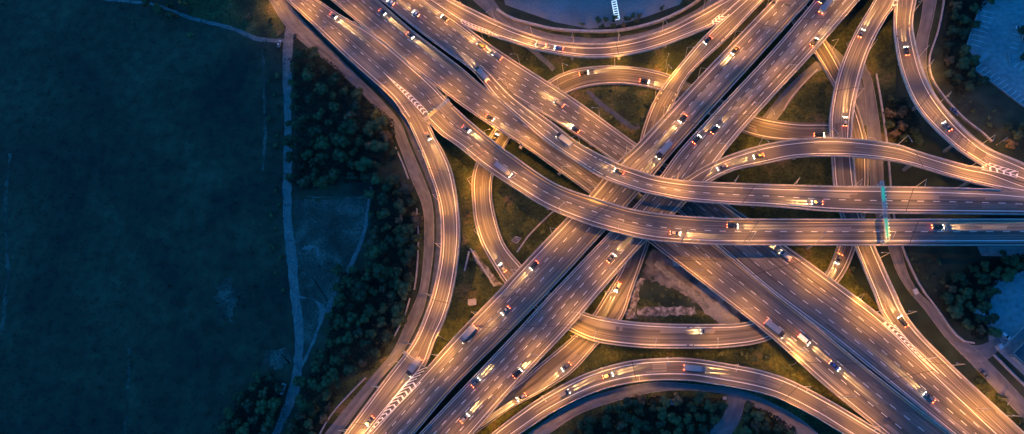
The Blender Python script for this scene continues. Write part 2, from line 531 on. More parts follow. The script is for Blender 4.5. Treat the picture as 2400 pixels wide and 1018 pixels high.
for a_, b_ in (('612,110 616,200 618,300 616,380', '618,110 622,200 624,300 622,380'), ('18,380 8,500 14,640 2,760', '24,380 16,500 21,640 10,760'), ('300,820 298,900 290,1018', '304,820 303,900 296,1018')):
    path('faint_track', a_, b_, 0.02, SCRUB, 20, 20, wob=0.8)
path('service_road', '2165,-5 2157,50 2146,100 2146,170 2170,235 2225,300 2290,355 2400,420', '2196,0 2186,50 2175,100 2172,165 2195,225 2243,282 2301,334 2400,395', 0.06, ASPH_D, 80, 80, kerb=True)
path('service_road', '1990,120 2010,170 2024,200 2034,340 2040,435 2052,505 2080,576 2100,634 2127,680 2167,727 2217,793 2280,858 2400,985',
     '2010,110 2032,160 2047,200 2067,335 2072,435 2086,505 2110,576 2124,630 2148,678 2190,722 2244,783 2310,840 2400,935', 0.06, ASPH_D, 20, 90, kerb=True)
path('service_road', '1790,270 1850,200 1905,150', '1830,270 1890,190 1925,165', 0.05, ASPH_D, 20, 10)
path('service_road', '1905,100 1960,155 2000,215 2020,300', '1930,90 1985,140 2020,190 2034,290', 0.04, ASPH_D, 30, 0)
path('service_road', '1150,-10 1185,35 1240,62 1300,80 1400,90 1487,80 1560,58 1640,18 1680,-20', '1130,20 1170,55 1240,88 1300,100 1400,106 1487,96 1567,72 1640,35 1710,-10', 0.06, ASPH_D, 60, 60)
path('service_road', '1235,1018 1334,950 1434,915 1534,896 1640,902 1734,915 1800,940 1880,985 1930,1030', '1285,1018 1367,967 1484,930 1567,916 1650,918 1712,928 1780,960 1840,1000 1870,1040', 0.06, ASPH_D, 80, 60, kerb=True)
path('service_road', '1706,925 1695,975 1655,1018', '1748,935 1735,985 1715,1018', 0.065, ASPH_D, 0, 80)
path('service_road', '2240,795 2290,810 2340,790', '2250,830 2300,850 2352,812', 0.085, ASPH_D, 0, 0)
# triangular yard under the middle
YQ = 1
path('footpath', '1540,610 1600,660 1640,690 1665,720', '1532,622 1590,672 1630,705 1655,728', 0.045, DIRT, 0, 0, wob=0.5)

path('rubble_bank', '1500,650 1478,700 1466,748', '1512,655 1497,705 1492,748', 0.05, RUBBLE, 0, 0, wob=1.0)
path('rubble_bank', '1340,235 1370,260 1420,310 1470,345', '1372,232 1400,265 1440,308 1480,335', 0.03, RUBBLE, 0, 0, wob=0.8)
path('drainage_channel', '1372,215 1400,245 1440,275 1482,305 1500,300', '1380,210 1410,238 1450,268 1485,295 1497,290', 0.045, CHAN, 0, 0)
path('footpath', '1225,105 1260,135 1295,168', '1238,100 1270,128 1302,158', 0.045, DIRT, 0, 0, wob=0.2)
path('footpath', '1104,590 1125,630 1160,672', '1112,586 1140,622 1178,668', 0.04, RUBBLE, 0, 0, wob=0.6)
path('footpath', '1230,330 1290,370 1330,420', '1240,325 1300,365 1345,420', 0.04, RUBBLE, 0, 0, wob=0.8)
# lots
sheet('parking_lot', '1160,-60 1700,-60 1590,12 1520,38 1440,62 1380,68 1300,52 1230,28 1185,12', 0.05, LOT)
sheet('parking_lot', '2330,-60 2500,-60 2500,330 2398,252 2285,168 2290,150 2266,108 2294,26', 0.05, LOT2)
sheet('parking_lot', '2330,660 2400,635 2500,620 2500,900 2400,880 2330,815 2318,800 2312,760', 0.05, LOT2)
sheet('parking_lot', '2290,578 2500,578 2500,606 2300,600', 0.05, LOT2)
def slots(pairs, z=0.062):
    mb = MB()
    for (x0, y0, x1, y1) in pairs:
        a, b = P(x0, y0), P(x1, y1)
        n_ = Vector((-(b - a).y, (b - a).x, 0)).normalized() * 0.11
        mb.quad(*[Vector((p.x, p.y, z)) for p in (a - n_, a + n_, b + n_, b - n_)])
    o = mb.build('parking_lines', PAINT); o['kind'] = 'structure'
slots([(2302 - 4.6 * k, 25 + 12 * k * 0.93, 2332 - 4.6 * k, 32 + 12 * k * 0.93) for k in range(8)])
slots([(2287 + 10 * k, 161 + 8 * k, 2303 + 10 * k, 149 + 8 * k) for k in range(12)])
slots([(2372 + 3 * k, 78 - 0 * k, 2390 + 3 * k, 84) for k in range(1)] + [(2372, 100, 2388, 104), (2368, 111, 2384, 115), (2377, 157, 2390, 146), (2388, 166, 2401, 154), (2310, 90, 2310, 90.5)])

# ------------------------------------------------------------------ carriageways
NONE = ()
M1 = flyover('southeast carriageway', 'long diagonal carriageway from top left to lower right, the southern of its pair',
    '775,0 879,87 967,160 1101,262 1225,342 1300,395 1382,455 1517,564 1664,678 1800,785 1934,905 2061,1009',
    '884,0 967,72 1074,154 1161,225 1300,314 1382,372 1480,440 1560,497 1675,574 1802,677 1941,789 2043,873 2223,1014',
    [(800, 0, 10), (1100, 220, 10), (1420, 420, 6.5), (2100, 1000, 7)], 120, 130, lanes=3, lineA=2.0, lineB=1.3, yellow='B',
    phrase='the southern diagonal carriageway', ends=('upper left', 'lower right'), dirn=1, cars=14, lamps=('A', 30))
M2 = flyover('northwest carriageway', 'long diagonal carriageway from top left to lower right, the northern of its pair',
    '892,0 967,62 1050,124 1140,186 1240,247 1300,285 1387,342 1480,410 1560,472 1678,574 1803,681 1967,805 2231,1018',
    '1000,0 1085,58 1134,95 1200,140 1347,234 1490,337 1620,425 1745,507 1840,576 1984,680 2082,757 2204,878 2334,1002',
    [(900, 0, 10), (1150, 170, 10), (1240, 220, 9.6), (1460, 380, 6.5), (2300, 1000, 7)], 120, 130, lanes=4, lineA=1.3, lineB=2.0,
    parA=((None, (1072, 139)), ((1240, 247), None)), parB=(((1085, 58), (2082, 757)),),
    phrase='the northern diagonal carriageway', ends=('lower right', 'upper left'), dirn=-1, cars=20, lamps=('B', 30))
K1 = flyover('upper connector', 'high curved connector leaving the diagonal pair, the upper of two reaching the right edge',
    '1040,113 1072,139 1108,167 1134,197 1161,230 1200,264 1250,307 1283,334 1343,375 1414,418 1497,448 1534,457 1601,470 1701,479 1800,484 1934,495 2074,500 2400,504',
    '1085,110 1134,150 1200,217 1243,251 1300,292 1360,338 1447,383 1487,398 1534,413 1594,423 1668,428 1800,433 1947,437 2074,438 2200,440 2341,445 2400,450',
    [(1060, 115, 10), (1222, 250, 10), (1450, 400, 18.0), (1650, 450, 18.5), (2400, 480, 15)], 0, 140, dz=-0.02, lanes=2, lineA=1.5, lineB=2.2,
    parA=(((1072, 139), None),), parB=(((1243, 251), (2341, 445)),), yellow=None,
    phrase='the upper east-west connector', ends=('east', 'northwest'), dirn=-1, cars=9, lamps=('B', 30))
R1 = flyover('west carriageway', 'wide westernmost carriageway entering at the top left and forking at striped gore paint',
    '670,0 734,60 800,124 867,184 917,230 951,277', '744,0 800,37 884,87 998,184 1048,234 1062,247',
    10, 120, 0, lanes=3, lineA=2.0, lineB=1.5, phrase='the forking carriageway at top left', ends=('top', 'fork'), dirn=1, cars=4, lamps=('A', 30))
K2 = flyover('lower connector', 'high curved connector from the top left fork, the lower of two reaching the right edge',
    '978,262 1004,288 1034,317 1071,342 1121,383 1161,412 1200,438 1267,480 1334,510 1414,537 1517,562 1634,572 1800,575 2400,576',
    '1048,234 1101,284 1168,340 1200,363 1300,430 1400,467 1487,492 1567,504 1668,511 1800,514 2400,514',
    [(1010, 248, 10), (1060, 290, 10.3), (1450, 510, 18.5), (1700, 545, 18.5), (2400, 545, 15)], 0, 140, dz=-0.012, lanes=2, lineA=2.1, lineB=1.5, yellow='B',
    parA=(((1004, 288), None),), parB=(((1062, 247), None),),
    phrase='the lower east-west connector', ends=('west', 'east'), dirn=1, cars=13, lamps=('A', 32), mark=((1030, 262), None))
R2 = flyover('west ramp', 'two lane ramp bowing down the west side from the fork to the lower carriageways',
    '930,245 951,277 981,340 1007,407 1028,474 1034,540 1031,607 1017,678 1001,728 967,805 901,892 807,1018',
    '980,263 1004,288 1022,325 1038,352 1058,397 1071,457 1078,524 1076,590 1063,678 1044,745 1021,795 994,862 935,930 857,1022',
    [(960, 255, 10), (1050, 520, 9.5), (960, 860, 8)], 0, 110, dz=-0.024, lanes=2, lineA=1.3, lineB=1.6,
    parA=(((951, 277), None),), parB=(((1004, 288), (994, 862)),),
    dash=False, phrase='the bowed west ramp', ends=('upper', 'lower'), dirn=1, cars=8, lamps=('A', 28), mark=((978, 300), None))
N1 = flyover('southwest carriageway', 'wide carriageway running from lower left to top right, the left of the steep pair',
    '857,1022 930,940 1001,862 1067,788 1173,678 1200,647 1330,510 1382,457 1445,383 1495,337 1624,197 1800,13 1812,0',
    '971,1018 1067,905 1200,773 1290,680 1400,560 1500,448 1592,340 1800,110 1895,5',
    [(900, 1000, 8), (1000, 900, 8), (1300, 650, 11.7), (1450, 480, 12.6), (1600, 280, 12.4), (1850, 20, 9.5)], 110, 120, dz=0.0, lanes=3, lineA=2.2, lineB=1.5, yellow='B',
    parA=(((1001, 862), None),), phrase='the left carriageway of the steep pair', ends=('top', 'bottom'), dirn=-1, cars=14, lamps=('A', 30))
N2 = flyover('northeast carriageway', 'wide carriageway running from lower left to top right, the right of the steep pair',
    '982,1018 1200,788 1300,680 1515,453 1604,340 1807,122 1910,0',
    '1108,1018 1200,914 1334,771 1412,680 1517,562 1612,470 1712,340 1800,240 1907,124 2015,0',
    [(1050, 1010, 8), (1150, 900, 9), (1300, 750, 11.7), (1450, 590, 12.6), (1600, 400, 12.4), (1950, 20, 9.5)], 110, 120, lanes=4, lineA=1.3, lineB=2.0,
    phrase='the right carriageway of the steep pair', ends=('bottom', 'top'), dirn=1, cars=22, lamps=('B', 30))
T1 = flyover('north ramp', 'ramp arching across the top centre below the pale paved yard',
    '1745,0 1681,55 1634,77 1534,115 1450,132 1367,135 1267,120 1200,100 1134,78 1085,58 1000,0',
    '1694,0 1634,33 1567,67 1487,92 1400,104 1300,97 1200,66 1101,20 1061,0',
    [(1720, 0, 9.5), (1650, 55, 9.2), (1150, 70, 10), (1050, 10, 10)], 100, 110, dz=-0.015, lanes=1, lineA=1.6, lineB=2.0,
    parA=(((1681, 55), (1085, 58)),), phrase='the arched top ramp', ends=('east', 'west'), dirn=1, cars=6, lamps=('B', 28))
T2 = flyover('inner ramp', 'ramp dropping from the top right fork beneath the crossings and out again at lower left',
    '1745,0 1681,57 1634,104 1584,164 1551,207 1527,247 1507,301 1498,340 1490,400 1490,460 1487,520 1470,590 1450,640 1414,698 1390,736 1347,785 1260,858 1217,895 1150,945 1090,985',
    '1791,0 1701,94 1634,157 1607,190 1584,234 1560,285 1548,340 1545,400 1542,460 1537,520 1522,570 1484,678 1457,750 1404,805 1350,865 1300,902 1200,957 1145,995',
    [(1770, 0, 9.5), (1690, 76, 9.2), (1570, 220, 6.3), (1525, 320, 2.8), (1518, 400, 0.5), (1100, 990, 0.4)], 100, 60, dz=-0.03, lanes=2, lineA=1.2, lineB=1.2,
    parA=(((1681, 57), None),), dash=False, phrase='the ramp that dives beneath the crossings', ends=('top', 'bottom'), dirn=1, cars=10, lamps=('A', 30))
RG = flyover('ring road', 'low ring road looping beneath all the crossings, seen in short stretches on every side',
    '1925,78 1934,94 1970,157 2004,240 2030,327 2034,380 2034,440 2027,505 2007,576 1980,640 1940,690 1880,745 1800,798 1701,815 1601,817 1501,815 1400,802 1334,775 1270,735 1215,695 1183,664 1134,584 1114,527 1108,480 1106,427 1116,383 1144,326 1175,280 1225,232 1287,190 1317,174 1367,160 1450,156 1534,167 1600,190 1680,230 1745,262 1800,278 1870,287 1945,288 2000,300',
    '1893,104 1907,124 1957,210 1975,267 1988,327 1995,380 1995,440 1977,505 1962,576 1935,640 1900,680 1850,720 1751,755 1667,760 1534,758 1434,748 1367,731 1310,700 1250,655 1222,621 1184,574 1164,517 1153,457 1156,412 1170,370 1198,321 1225,285 1265,250 1330,219 1384,202 1450,197 1501,202 1546,212 1620,245 1690,285 1745,312 1800,327 1870,333 1945,332 2000,345',
    [(1910, 100, 0.6), (1980, 600, 0.8), (1800, 770, 1.6), (1600, 790, 4.6), (1420, 770, 5.6), (1340, 752, 5.2), (1200, 640, 1.6), (1140, 520, 0.6), (1700, 260, 0.5), (1940, 310, 0.45)], 60, 0, dz=0.0, lanes=2, lineA=1.3, lineB=1.3,
    parB=((None, (1745, 312)),), parA=((None, (1745, 262)),), dash=False, phrase='the low ring road', ends=('northeast', 'far'), dirn=1, cars=16, lamps=('A', 30), joints=0)
R6 = flyover('east ramp', 'two lane ramp from the top right running down under the connectors into the diagonal carriageway',
    '2049,0 2000,84 1964,174 1945,267 1945,324 1949,370 1954,435 1970,505 2002,576 2045,680 2082,757 2204,878 2334,1002',
    '2110,-22 2098,15 2077,43 2034,127 2004,240 1995,324 2000,370 2007,435 2020,505 2049,576 2094,678 2134,755 2218,845 2400,1015',
    [(2070, 0, 7.5), (1970, 300, 7), (2110, 760, 6.8), (2300, 960, 7)], 110, 130, dz=-0.018, lanes=2, lineA=1.2, lineB=1.5,
    parA=((None, (2082, 757)),), parB=(((2098, 15), None),), dash=False, phrase='the east ramp', ends=('bottom', 'top'), dirn=-1, cars=7, lamps=('B', 30), mark=(None, (2220, 900)))
R8 = flyover('far east ramp', 'curved two lane ramp down the right side beside the parking lot trees',
    '2098,-18 2096,20 2096,84 2114,174 2154,260 2231,340 2294,383 2316,396 2400,428',
    '2150,-40 2147,0 2139,43 2141,84 2167,180 2217,260 2301,340 2400,385',
    [(2120, 0, 7.5), (2120, 80, 8.5), (2290, 360, 14.6), (2400, 400, 15)], 90, 140, dz=0.0, lanes=1, lineA=1.5, lineB=1.9,
    parA=(((2096, 20), (2316, 396)),), phrase='the far east ramp', ends=('right', 'top'), dirn=-1, cars=5, lamps=('B', 30))
R7 = flyover('loop connector', 'slim connector arching eastwards above the ramps from the steep pair to the right edge',
    '1575,434 1604,420 1648,393 1714,363 1800,338 1900,325 1980,325 2094,338 2154,357 2258,387 2314,398 2400,430',
    '1620,455 1662,428 1721,400 1800,383 1867,370 1950,367 2047,372 2134,387 2234,417 2334,443 2400,454',
    [(1600, 440, 12.7), (1700, 385, 12.8), (1950, 345, 13.2), (2280, 410, 14.6), (2400, 440, 15)], 0, 140, dz=-0.01, lanes=1, lineA=1.9, lineB=1.5,
    parA=((None, (2314, 398)),), parB=((None, (2334, 443)),), phrase='the arched loop connector', ends=('east', 'west'), dirn=-1, cars=5, lamps=('A', 34))
RB = flyover('south ramp', 'broad ramp curving along the bottom edge above the service road and wood',
    '1150,1018 1200,979 1267,932 1367,878 1467,848 1567,839 1634,842 1734,858 1800,873 1867,898 1967,952 2061,1009',
    '1218,1018 1300,965 1400,918 1501,895 1601,892 1668,900 1800,926 1900,972 1977,1018',
    [(1200, 1010, 4), (1500, 870, 4.5), (2000, 1000, 7)], 110, 110, lanes=1, lineA=1.5, lineB=2.6,
    phrase='the bottom ramp', ends=('left', 'right'), dirn=1, cars=7, lamps=('A', 32))

# striped gore paint
def chevrons(A, B, z, n, road, wid=0.6, flip=1):
    A = resample(smooth([Vector(p) for p in pl(A)]), 60); B = resample(smooth([Vector(p) for p in pl(B)]), 60)
    mb = MB()
    zz = z + 0.022
    pa = [P(p.x, p.y, zz) for p in A]; pb = [P(p.x, p.y, zz) for p in B]
    for X in (pa, pb):
        for i in range(60):
            u = (X[i + 1] - X[i]); nn = Vector((-u.y, u.x, 0)).normalized() * 0.12
            mb.quad(X[i] - nn, X[i] + nn, X[i + 1] + nn, X[i + 1] - nn)
    for k in range(n):
        f = (k + 0.5) / n
        i = f * 59
        def at(X, j):
            j = min(max(j, 0), 59.99); a = int(j); return X[a].lerp(X[a + 1], j - a)
        a, b = at(pa, i), at(pb, i)
        ln = (b - a).length
        ax = (at(pa, min(i + 2, 59)) + at(pb, min(i + 2, 59)) - at(pa, max(i - 2, 0)) - at(pb, max(i - 2, 0)))
        ax = Vector((ax.x, ax.y, 0)).normalized() * flip
        c = (a + b) / 2 + ax * ln * 0.42
        w_ = ax * wid * 1.25
        mb.quad(a, a + w_, c + w_, c); mb.quad(b, c, c + w_, b + w_)
    road.add(mb, 2)
chevrons('1003,280 975,250 945,218 905,176', '1012,276 996,256 962,222 905,176', 10, 14, R1, flip=1)
chevrons('980,868 940,912 900,965 858,1020', '1016,866 965,918 914,968 860,1020', 8.0, 16, N1, flip=-1)
chevrons('2070,757 2120,803 2160,842 2200,876', '2098,762 2126,795 2162,838 2200,876', 7.02, 14, M2, flip=-1)
chevrons('2300,398 2340,405 2400,421 2460,440', '2318,382 2350,392 2400,408 2460,440', 14.97, 10, R8, flip=-1)
chevrons('1680,58 1700,42 1720,24 1738,4', '1668,50 1690,32 1712,16 1738,4', 9.3, 9, T1, flip=-1)
chevrons('1080,45 1110,58 1145,72 1178,92', '1082,55 1110,66 1145,81 1178,94', 10.0, 12, T1, wid=0.3, flip=-1)
chevrons('2090,14 2094,4 2100,-10 2104,-20', '2102,14 2103,4 2105,-10 2106,-20', 7.5, 3, R6, flip=-1)

for rb in ALL:
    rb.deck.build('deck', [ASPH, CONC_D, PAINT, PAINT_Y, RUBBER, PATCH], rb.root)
# ------------------------------------------------------------------ piers under the decks
def above(x, y, z, me=None, grow=0.5):
    """is there a surface higher than z over x, y"""
    for rb in ALL:
        if rb is me: continue
        h = rb.inside(x, y, grow)
        if h is not None and h > z + 1.2: return True
    return False
def blocked(x, y, z, me):
    for rb in ALL:
        if rb is me: continue
        h = rb.inside(x, y, 1.2)
        if h is not None and h < z + 0.5: return True
    for rb in ALL_GROUND:
        if rb.inside(x, y, 0.5) is not None: return True
    return False
for rb in ALL:
    S = 9.0
    while S < rb.len - 4:
        c = rb.frac(S, 0.5)
        if c.z > 3.2:
            wd = (rb.at(S, 0) - rb.at(S, -1e-6)).length
            offs = (0.5,) if wd < 13 else (0.25, 0.75)
            ok = [f for f in offs if not blocked(rb.frac(S, f).x, rb.frac(S, f).y, c.z, rb)]
            if ok:
                h = rb.heading(S)
                m_ = MB()
                m_.box((c.x, c.y, c.z - 1.3 - 0.55), 1.5, wd * 0.62, 1.1, h)
                if len(ok) == len(offs):
                    m_.build('crosshead', CONC_D, rb.root)
                for f in ok:
                    p = rb.frac(S, f); top = c.z - (2.35 if len(ok) == len(offs) else 1.25)
                    k = MB(); k.tube((p.x, p.y, -0.2), (p.x, p.y, top), 0.85, 0.8, 12)
                    k.build('pier', CONC_D, rb.root)
        S += 24

# ------------------------------------------------------------------ street lamps
pole_mb = MB(); pole_mb.tube((0, 0, 0), (0, 0, 10.2), 0.13, 0.075, 8); pole_mb.tube((0, 0, 0), (0, 0, 0.5), 0.22, 0.2, 8)
POLE = pole_mb.mesh('pole', STEEL)
arm_mb = MB()
for i in range(5):
    t0, t1 = i / 5, (i + 1) / 5
    arm_mb.tube((2.6 * t0, 0, 10.1 + 0.55 * math.sin(t0 * 1.57)), (2.6 * t1, 0, 10.1 + 0.55 * math.sin(t1 * 1.57)), 0.07, 0.06, 6)
ARM = arm_mb.mesh('arm', STEEL)
hd = MB(); hd.box((3.0, 0, 10.72), 0.95, 0.34, 0.16, taper=0.7)
HEAD = hd.mesh('lamp_head', STEEL)
le = MB(); le.box((3.0, 0, 10.62), 0.72, 0.26, 0.06)
LENS = le.mesh('lens', LAMPL)
glow = bpy.data.lights.new('lamp_glow', 'SPOT')
glow.energy = LAMP_E; glow.color = (1, 0.38, 0.035); glow.spot_size = R(138); glow.spot_blend = 0.9; glow.shadow_soft_size = 0.25
glows = {}
def lamp_light(f):
    k = round(f * 4) / 4
    if k not in glows:
        l = glow.copy(); l.energy = LAMP_E * k; glows[k] = l
    return glows[k]
ORD = ['first', 'second', 'third', 'fourth', 'fifth', 'sixth', 'seventh', 'eighth', 'ninth', 'tenth', 'eleventh', 'twelfth', 'thirteenth',
       'fourteenth', 'fifteenth', 'sixteenth', 'seventeenth', 'eighteenth', 'nineteenth', 'twentieth'] + \
      ['twenty-' + q for q in ('first', 'second', 'third', 'fourth', 'fifth', 'sixth', 'seventh', 'eighth', 'ninth')] + ['thirtieth']
def street_lamp(p, rz, label, power=1.0, scale=1.0):
    r = empty('street_lamp', p, rz)
    tag(r, label, 'street lamp', 'street lamps along the carriageways')
    link('pole', POLE, r); link('arm', ARM, r)
    h = link('lamp_head', HEAD, r); link('lens', LENS, h)
    l = link('lamp_glow', lamp_light(power), r); l.location = (3.0, 0, 10.5)
    r.scale = (scale,) * 3
    return r
# places the photograph shows unlit (x, y, rx, ry) and extra bright ones (x, y, r, gain)
DARK = [(2330, 505, 270, 88), (1590, 865, 240, 70), (1470, 350, 50, 50), (1780, 440, 0, 0), (1010, 1000, 10, 10), (1830, 780, 60, 40)]
HOT = [(700, 20, 90, 1.7), (1010, 270, 110, 1.7), (1060, 500, 150, 1.7), (1900, 800, 130, 1.4), (1150, 880, 110, 1.5), (1590, 450, 90, 1.7), (1050, 820, 120, 1.7), (2320, 395, 70, 1.5), (1180, 200, 80, 1.3), (1230, 940, 60, 1.4), (1950, 350, 60, 1.2),
       (2090, 720, 70, 1.3), (1860, 40, 80, 1.3), (1240, 90, 50, 1.5), (1100, 400, 60, 1.2), (2300, 930, 100, 1.4), (1900, 640, 80, 1.3)]
DIM = [(1190, 690, 90, 90, .3), (835, 130, 90, 90, .3), (1770, 640, 70, 70, .4), (1740, 390, 70, 50, .45), (1290, 440, 90, 70, .45), (1620, 860, 260, 60, .5), (1500, 330, 70, 90, .5),
       (940, 960, 90, 90, .35), (1640, 180, 70, 70, .55), (2030, 640, 40, 50, .6), (1950, 470, 120, 60, .6), (2160, 130, 60, 90, .7), (1300, 150, 90, 60, .7), (1700, 300, 80, 80, .6)]
def hot(x, y):
    g_ = 1.0
    for a, b, rx, ry, k in DIM:
        d = ((x - a) / rx) ** 2 + ((y - b) / ry) ** 2
        if d < 1: g_ = min(g_, k + (1 - k) * d)
    if g_ < 0.95:
        return g_
    for a, b, r, k in HOT:
        d = math.hypot(x - a, y - b) / r
        if d < 1.3: g_ = max(g_, 1 + 0.6 * (k - 1) * max(0, 1 - d * d / 1.7))
    for a, b, rx, ry in DARK:
        if rx and ((x - a) / rx) ** 2 + ((y - b) / ry) ** 2 < 1: return 0
    return g_
for rb in ALL:
    if not rb.lamps: continue
    side, step = rb.lamps; step *= 0.84
    S = step * 0.45; todo = []
    while S < rb.len:
        off = 0.14 if side == 'A' else -0.14
        p = rb.at(S, off, 0.0)
        x, y = to_px(p)
        if -80 < y < H0 + 80 and 560 < x < W0 + 90:
            inn = rb.frac(S, 0.5) - p
            head = p + Vector((inn.x, inn.y, 0)).normalized() * 3
            if hot(x, y) and not above(p.x, p.y, p.z, rb) and not above(head.x, head.y, p.z, rb):
                # not standing in the middle of a joined carriageway
                if not any(o is not rb and (o.inside(p.x, p.y, -0.5) or -9) > p.z - 1.0 for o in ALL):
                    todo.append((p, math.atan2(inn.y, inn.x), hot(x, y)))
        S += step
    for k, (p, a, h) in enumerate(todo):
        street_lamp(Vector((p.x, p.y, p.z + 0.9)), a, 'steel street lamp on %s, %s from its %s end' % (rb.phrase, ORD[k], {'A': 'start', 'B': 'start'}[side] if 0 else (rb.ends[0] if rb.dirn == 1 else rb.ends[1])), h)
for (x, y, tx, ty, lb) in (
        (1560, 160, 1575, 120, 'steel street lamp on the grass between the arched top ramp and the ring road'),
        (1850, 856, 1890, 800, 'steel street lamp on the grass above the bottom ramp near the dark verge'),
        (2008, 697, 1990, 720, 'steel street lamp on the grass between the east ramp and diagonal carriageway'),
        (1052, 798, 1030, 785, 'steel street lamp on the grass inside the lower end of the west ramp'),
        (940, 850, 910, 870, 'steel street lamp beside the service road left of the west ramp'),
        (2168, 162, 2150, 190, 'steel street lamp beside the narrow service road right of the far east ramp'),
        (2335, 340, 2310, 365, 'steel street lamp where the far east ramp meets the loop connector'),
        (2340, 935, 2320, 960, 'steel street lamp among the bushes at the lower right corner'),
        (645, 6, 660, 25, 'steel street lamp by the service road at the top left'),
        (1496, 880, 1500, 915, 'steel street lamp between the bottom ramp and the service road below it')):
    a = P(x, y); b = P(tx, ty) - a
    street_lamp(a, math.atan2(b.y, b.x), lb, 0.25 if x in (1496, 1850, 2008, 1052, 2340, 2335) else 0.5, 0.9)

# ------------------------------------------------------------------ vehicles
PAINTS = {'white': (0.7, 0.7, 0.7), 'silver': (0.42, 0.43, 0.45), 'black': (0.02, 0.02, 0.022), 'grey': (0.16, 0.165, 0.17),
          'red': (0.35, 0.02, 0.015), 'blue': (0.03, 0.08, 0.28), 'beige': (0.42, 0.36, 0.27)}
PM = {k: mat(k + ' car paint', v, 0.3, 0.3 if k in ('silver', 'grey') else 0.0) for k, v in PAINTS.items()}
CARGO = mat('cargo box grey', (0.26, 0.26, 0.27), 0.6)
def loft(mb, secs, mi=0, cap=True):
    """secs: rings of points, same count"""
    for r0, r1 in zip(secs, secs[1:]):
        n = len(r0)
        for i in range(n):
            j = (i + 1) % n
            mb.quad(r0[i], r0[j], r1[j], r1[i], mi=mi)
    if cap:
        mb.poly(secs[0][::-1], mi); mb.poly(secs[-1], mi)
def ring(x, w, z0, z1, sh=0.8):
    """rounded cross-section of a body at x"""
    h = z1 - z0
    return [(x, -w * 0.92, z0), (x, -w, z0 + h * 0.35), (x, -w * 0.97, z0 + h * 0.75), (x, -w * sh, z1), (x, 0, z1 + 0.02), (x, w * sh, z1),
            (x, w * 0.97, z0 + h * 0.75), (x, w, z0 + h * 0.35), (x, w * 0.92, z0)]
def car_meshes(kind):
    b = MB(); gl = MB(); rf = MB()
    if kind in ('saloon', 'hatchback', 'estate'):
        tail = {'saloon': 0.88, 'hatchback': 0.86, 'estate': 0.9}[kind]
        loft(b, [ring(-2.18, 0.70, 0.42, 0.72), ring(-2.1, 0.83, 0.28, tail), ring(-1.5, 0.9, 0.24, tail + 0.04), ring(0, 0.9, 0.24, 0.92), ring(0.95, 0.89, 0.24, 0.90),
                 ring(1.7, 0.86, 0.26, 0.78), ring(2.1, 0.76, 0.32, 0.66), ring(2.22, 0.62, 0.42, 0.55)])
        r0 = {'saloon': (-1.75, -0.95), 'hatchback': (-2.0, -1.6), 'estate': (-2.08, -1.85)}[kind]
        loft(gl, [[(r0[0], -0.72, 0.90), (r0[0], 0.72, 0.90), (r0[0] + 0.02, 0.70, 0.93), (r0[0] + 0.02, -0.70, 0.93)],
                  [(r0[1], -0.76, 0.92), (r0[1], 0.76, 0.92), (r0[1], 0.60, 1.40), (r0[1], -0.60, 1.40)],
                  [(0.15, -0.77, 0.92), (0.15, 0.77, 0.92), (0.15, 0.60, 1.41), (0.15, -0.60, 1.41)],
                  [(1.05, -0.72, 0.90), (1.05, 0.72, 0.90), (1.03, 0.70, 0.92), (1.03, -0.70, 0.92)]])
        L = (0.12 - r0[1])
        rf.box(((0.12 + r0[1]) / 2, 0, 1.43), L, 1.22, 0.07, taper=0.92)
        ln, hw = 2.2, 0.62
    elif kind == 'van':
        loft(b, [ring(-2.6, 0.86, 0.40, 1.95, 0.86), ring(-2.5, 0.97, 0.3, 2.05, 0.86), ring(0.9, 0.98, 0.3, 2.05, 0.86), ring(1.25, 0.97, 0.3, 1.9, 0.84), ring(1.95, 0.94, 0.3, 1.15, 0.84),
                 ring(2.55, 0.84, 0.34, 0.88), ring(2.68, 0.7, 0.42, 0.7)])
        gl.quad((1.3, -0.78, 1.86), (1.3, 0.78, 1.86), (1.93, 0.80, 1.22), (1.93, -0.80, 1.22))
        for s_ in (-1, 1): gl.quad((0.5, s_ * 0.99, 1.2), (1.5, s_ * 0.985, 1.2), (1.2, s_ * 0.95, 1.75), (0.5, s_ * 0.96, 1.75))
        rf.box((-0.9, 0, 2.08), 3.0, 1.3, 0.05)
        ln, hw = 2.62, 0.68
    else:  # lorry
        loft(b, [ring(2.6, 1.15, 0.5, 2.7, 0.9), ring(4.3, 1.15, 0.5, 2.7, 0.9), ring(4.6, 1.1, 0.5, 1.6, 0.9)])
        b.box((-0.9, 0, 0.75), 7.0, 1.0, 0.3)
        gl.quad((4.33, -1.0, 2.6), (4.33, 1.0, 2.6), (4.58, 1.0, 1.7), (4.58, -1.0, 1.7))
        rf.box((-1.05, 0, 2.1), 7.1, 2.45, 2.4)
        ln, hw = 4.62, 0.9
    wh = MB(); rm = MB()
    ax = {'van': (-1.7, 1.75), 'lorry': (-3.2, 3.6)}.get(kind, (-1.35, 1.38))
    rad = 0.48 if kind == 'lorry' else 0.33
    wd = 1.1 if kind == 'lorry' else (0.92 if kind == 'van' else 0.84)
    return b, gl, rf, ln, hw, ax, rad, wd
KM = {}
tyre_m = {}
def part_mesh(kind, colr):
    if (kind, colr) not in KM:
        b, gl, rf, ln, hw, ax, rad, wd = car_meshes(kind)
        KM[kind, colr] = (b.mesh('body', PM[colr]), gl.mesh('windows', GLASS_D), rf.mesh('roof', CARGO if kind == 'lorry' else PM[colr]), ln, hw, ax, rad, wd)
    return KM[kind, colr]
def wheel_mesh(rad):
    if rad not in tyre_m:
        a = MB(); a.tube((0, -0.1, 0), (0, 0.1, 0), rad, rad, 14)
        c = MB(); c.tube((0, -0.108, 0), (0, 0.108, 0), rad * 0.6, rad * 0.6, 10)
        tyre_m[rad] = (a.mesh('wheel', TYRE), c.mesh('rim', RIM))
    return tyre_m[rad]
hl = MB(); hl.box((0, 0, 0), 0.14, 0.34, 0.15, taper=0.8)
